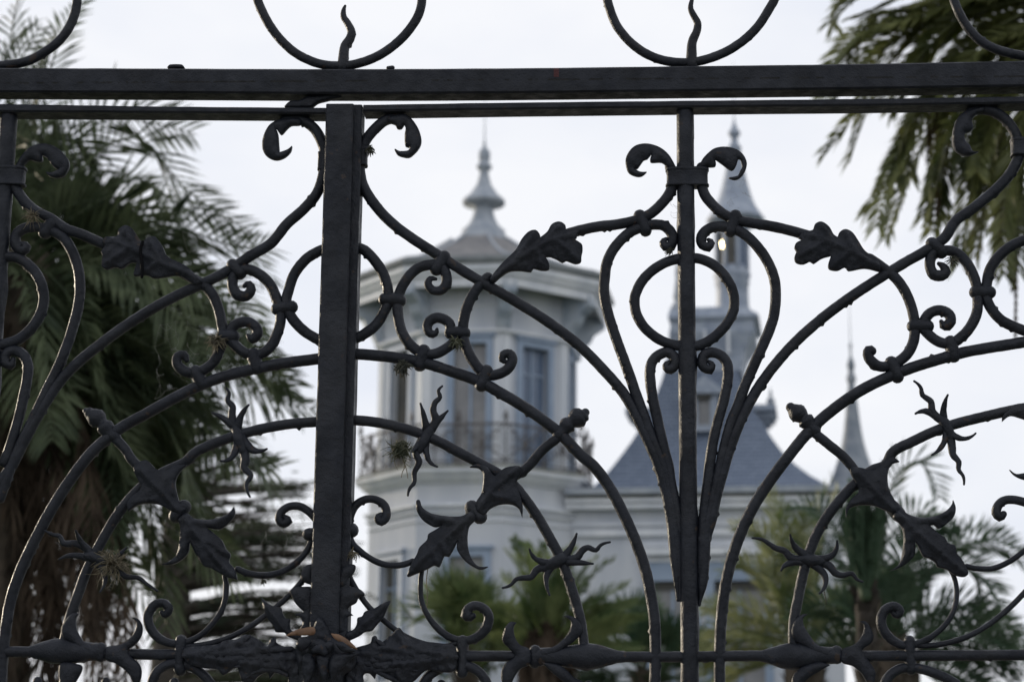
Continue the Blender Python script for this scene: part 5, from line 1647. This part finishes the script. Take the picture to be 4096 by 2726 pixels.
# ------------------------------------------------------------------ things caught in the gate
def air_plant(label, spec, r, n, m, aim=(0, 0, 1), spread=1.0, curlv=.6, thick=.0022, y=-0.016, core=.25):
    c = X1(spec, y)
    k = 1.7385 * depth(c) / FPX
    r = r * k
    mb = MB()
    aim = nrmz(aim)
    for i in range(n):
        d = nrmz(aim * (1 - spread * .5) + rng.normal(0, 1, 3) * spread * .8)
        l = r * rng.uniform(.6, 1.15)
        p0 = c + rng.normal(0, 1, 3) * r * core * .4
        s = nrmz(np.cross(d, rng.normal(0, 1, 3))) * l * curlv * rng.uniform(.2, 1)
        s[2] -= l * .25
        tube(mb, [p0, p0 + d * l * .45 + s * .05, p0 + d * l * .72 + s * .75], [thick * rng.uniform(.7, 1.2), thick * .75, thick * .25], 4, lump=0, step=l * .25, round_ends=False)
    if core:
        tube(mb, [c - aim * r * core * .5, c + aim * r * core * .5], [r * core * .7, r * core * .6], 8, lump=.3)
    o = mb.build('air_plant', m)
    return tag(o, label, 'air plant', 'air plants growing on the gate')
rng = np.random.RandomState(21)
air_plant('small dark spiky air plant on the collar right of the meeting stile top', 'B 195,1030', 17, 46, TILLD, (1, -.2, .1), .9, .3)
air_plant('round curly air plant hanging beside a spike cluster of the right leaf', 'K 430,1330', 30, 170, TILL, (.35, -.4, .5), 1.0, 1.6, .0017, -.03, .5)
air_plant('pale straw-like tuft on a collar in the left leaf', 'D 1500,775', 36, 90, STRAW, (-.3, -.4, -.3), 1.1, .5, .0014, -.018, .12)
air_plant('dark mossy tuft under the collar of the large arch, right leaf', 'K 460,605', 30, 120, TILLD, (-.7, -.2, -.5), .85, .5, .0022, -.014, .15)
air_plant('green tuft hanging under the scroll collar of the right leaf', 'K 905,395', 26, 44, TILL, (-.2, -.3, -.8), 1.0, .5, .0018, -.018, .12)
air_plant('tangled dry grassy tuft on the lowest spike cluster of the left leaf', 'G 770,760', 66, 130, STRAW, (.4, -.3, .1), 1.25, .7, .0013, -.018, .05)
air_plant('thin dark bristly tuft by a small scroll at the right edge', 'F 1860,225', 27, 34, TILLD, (.6, -.1, -.1), .9, .4, .0013, -.012, .05)
air_plant('hanging green wisps right of the lower meeting stile', 'V 1195,130', 26, 36, STRAW, (.1, -.3, -.9), .8, .4, .0015, -.03, .08)
air_plant('dry wisps on the collar at the left edge, under the curled leaf', 'A 230,1490', 42, 36, STRAW, (-.2, -.3, 0), 1.2, .4, .0011, -.018, .04)
air_plant('little dark tuft between the ring top and the small scroll, left of the centre bar', 'L 610,1192', 20, 34, TILLD, (-.8, -.2, 0), .7, .3, .0013, -.01, .1)
air_plant('tiny dark tuft under the thin lower scroll of the left leaf', 'G 1815,868', 13, 22, TILLD, (0, 0, -1), 1.0, .4, .0016, 0, .15)
def wisps(name, label, cat, specs, m, r=.0011, y=-.02, group=None):
    mb = MB()
    for s in specs:
        px, _ = P(s)
        pts = [atY(a, b, y + rng.uniform(-.008, .008)) for a, b in px]
        tube(mb, pts, np.linspace(r, r * .6, len(pts)), 4, lump=0, step=.006, round_ends=False)
    o = mb.build(name, m)
    return tag(o, label, cat, group)
wisps('root_strand', 'thin dry roots dangling below the round curly air plant', 'roots', ['K 450,1400 470,1470 450,1510 440,1560', 'K 450,1405 480,1480 495,1568'], STRAW, .0012, -.03)
wisps('dry_stalk', 'single dry stalk hanging from the lower scroll beside the acanthus leaf', 'stalk', ['N 668,800 655,900 662,1000 658,1130'], STRAW, .0012)
wisps('dry_stalk', 'short dark stalk hanging from a spike cluster of the right leaf lower right', 'stalk', ['O 1815,995 1825,1050 1835,1105'], TILLD, .0014)
# cobwebs
def cobweb(label, box_spec, n, y=0.0):
    (x0, y0), (x1, y1) = P(box_spec)[0]
    mb = MB()
    nodes = [(rng.uniform(x0, x1), rng.uniform(y0, y1)) for _ in range(n)]
    for i, a in enumerate(nodes):
        ds = sorted(range(n), key=lambda j: (nodes[j][0] - a[0]) ** 2 + (nodes[j][1] - a[1]) ** 2)[1:4]
        for j in ds:
            b = nodes[j]
            pa, pb = atY(*a, y + rng.uniform(-.01, .01)), atY(*b, y + rng.uniform(-.01, .01))
            mid = (pa + pb) / 2 + np.array([0, 0, -.2 * np.linalg.norm(pa - pb) * rng.rand()])
            tube(mb, [pa, mid, pb], .00012, 3, lump=0, step=.01, round_ends=False)
    o = mb.build('cobweb', WEB)
    return tag(o, label, 'cobweb', 'cobwebs on the gate')
cobweb('fine cobweb in the left leaf between the tuft and the big arch', 'U 880,400 1280,860', 120)
cobweb('cobweb before the lantern roof, right of the centre bar collar', 'L 1080,560 1300,900', 24)
cobweb('cobweb strands along the centre bar left side below its collar', 'L 590,650 680,940', 30)
cobweb('cobweb by the lower stile, before the cedar', 'G 1780,150 2120,720', 90)
cobweb('cobweb above the oak leaf of the left leaf', 'U 1040,-220 1420,20', 60)
# dry leaves lodged at the foot of the meeting stile
for lab, s in (('dry orange leaf lodged left of the stile foot, tip pointing left', 'V 438,1062 520,1010 620,974 762,960 768,1040 640,1052 540,1050'),
               ('dry orange leaf lodged right of the stile foot, curving down', 'V 950,1028 1040,1040 1130,1090 1210,1160 1246,1207 1180,1190 1100,1172 1040,1120 985,1080')):
    o = plate('dry_leaf', s, None, y=-.088, th=.0006, bulge=.003, k=.01, m=DRYL, vein=.001)
    tag(o, lab, 'leaf', 'dry leaves lodged in the gate')
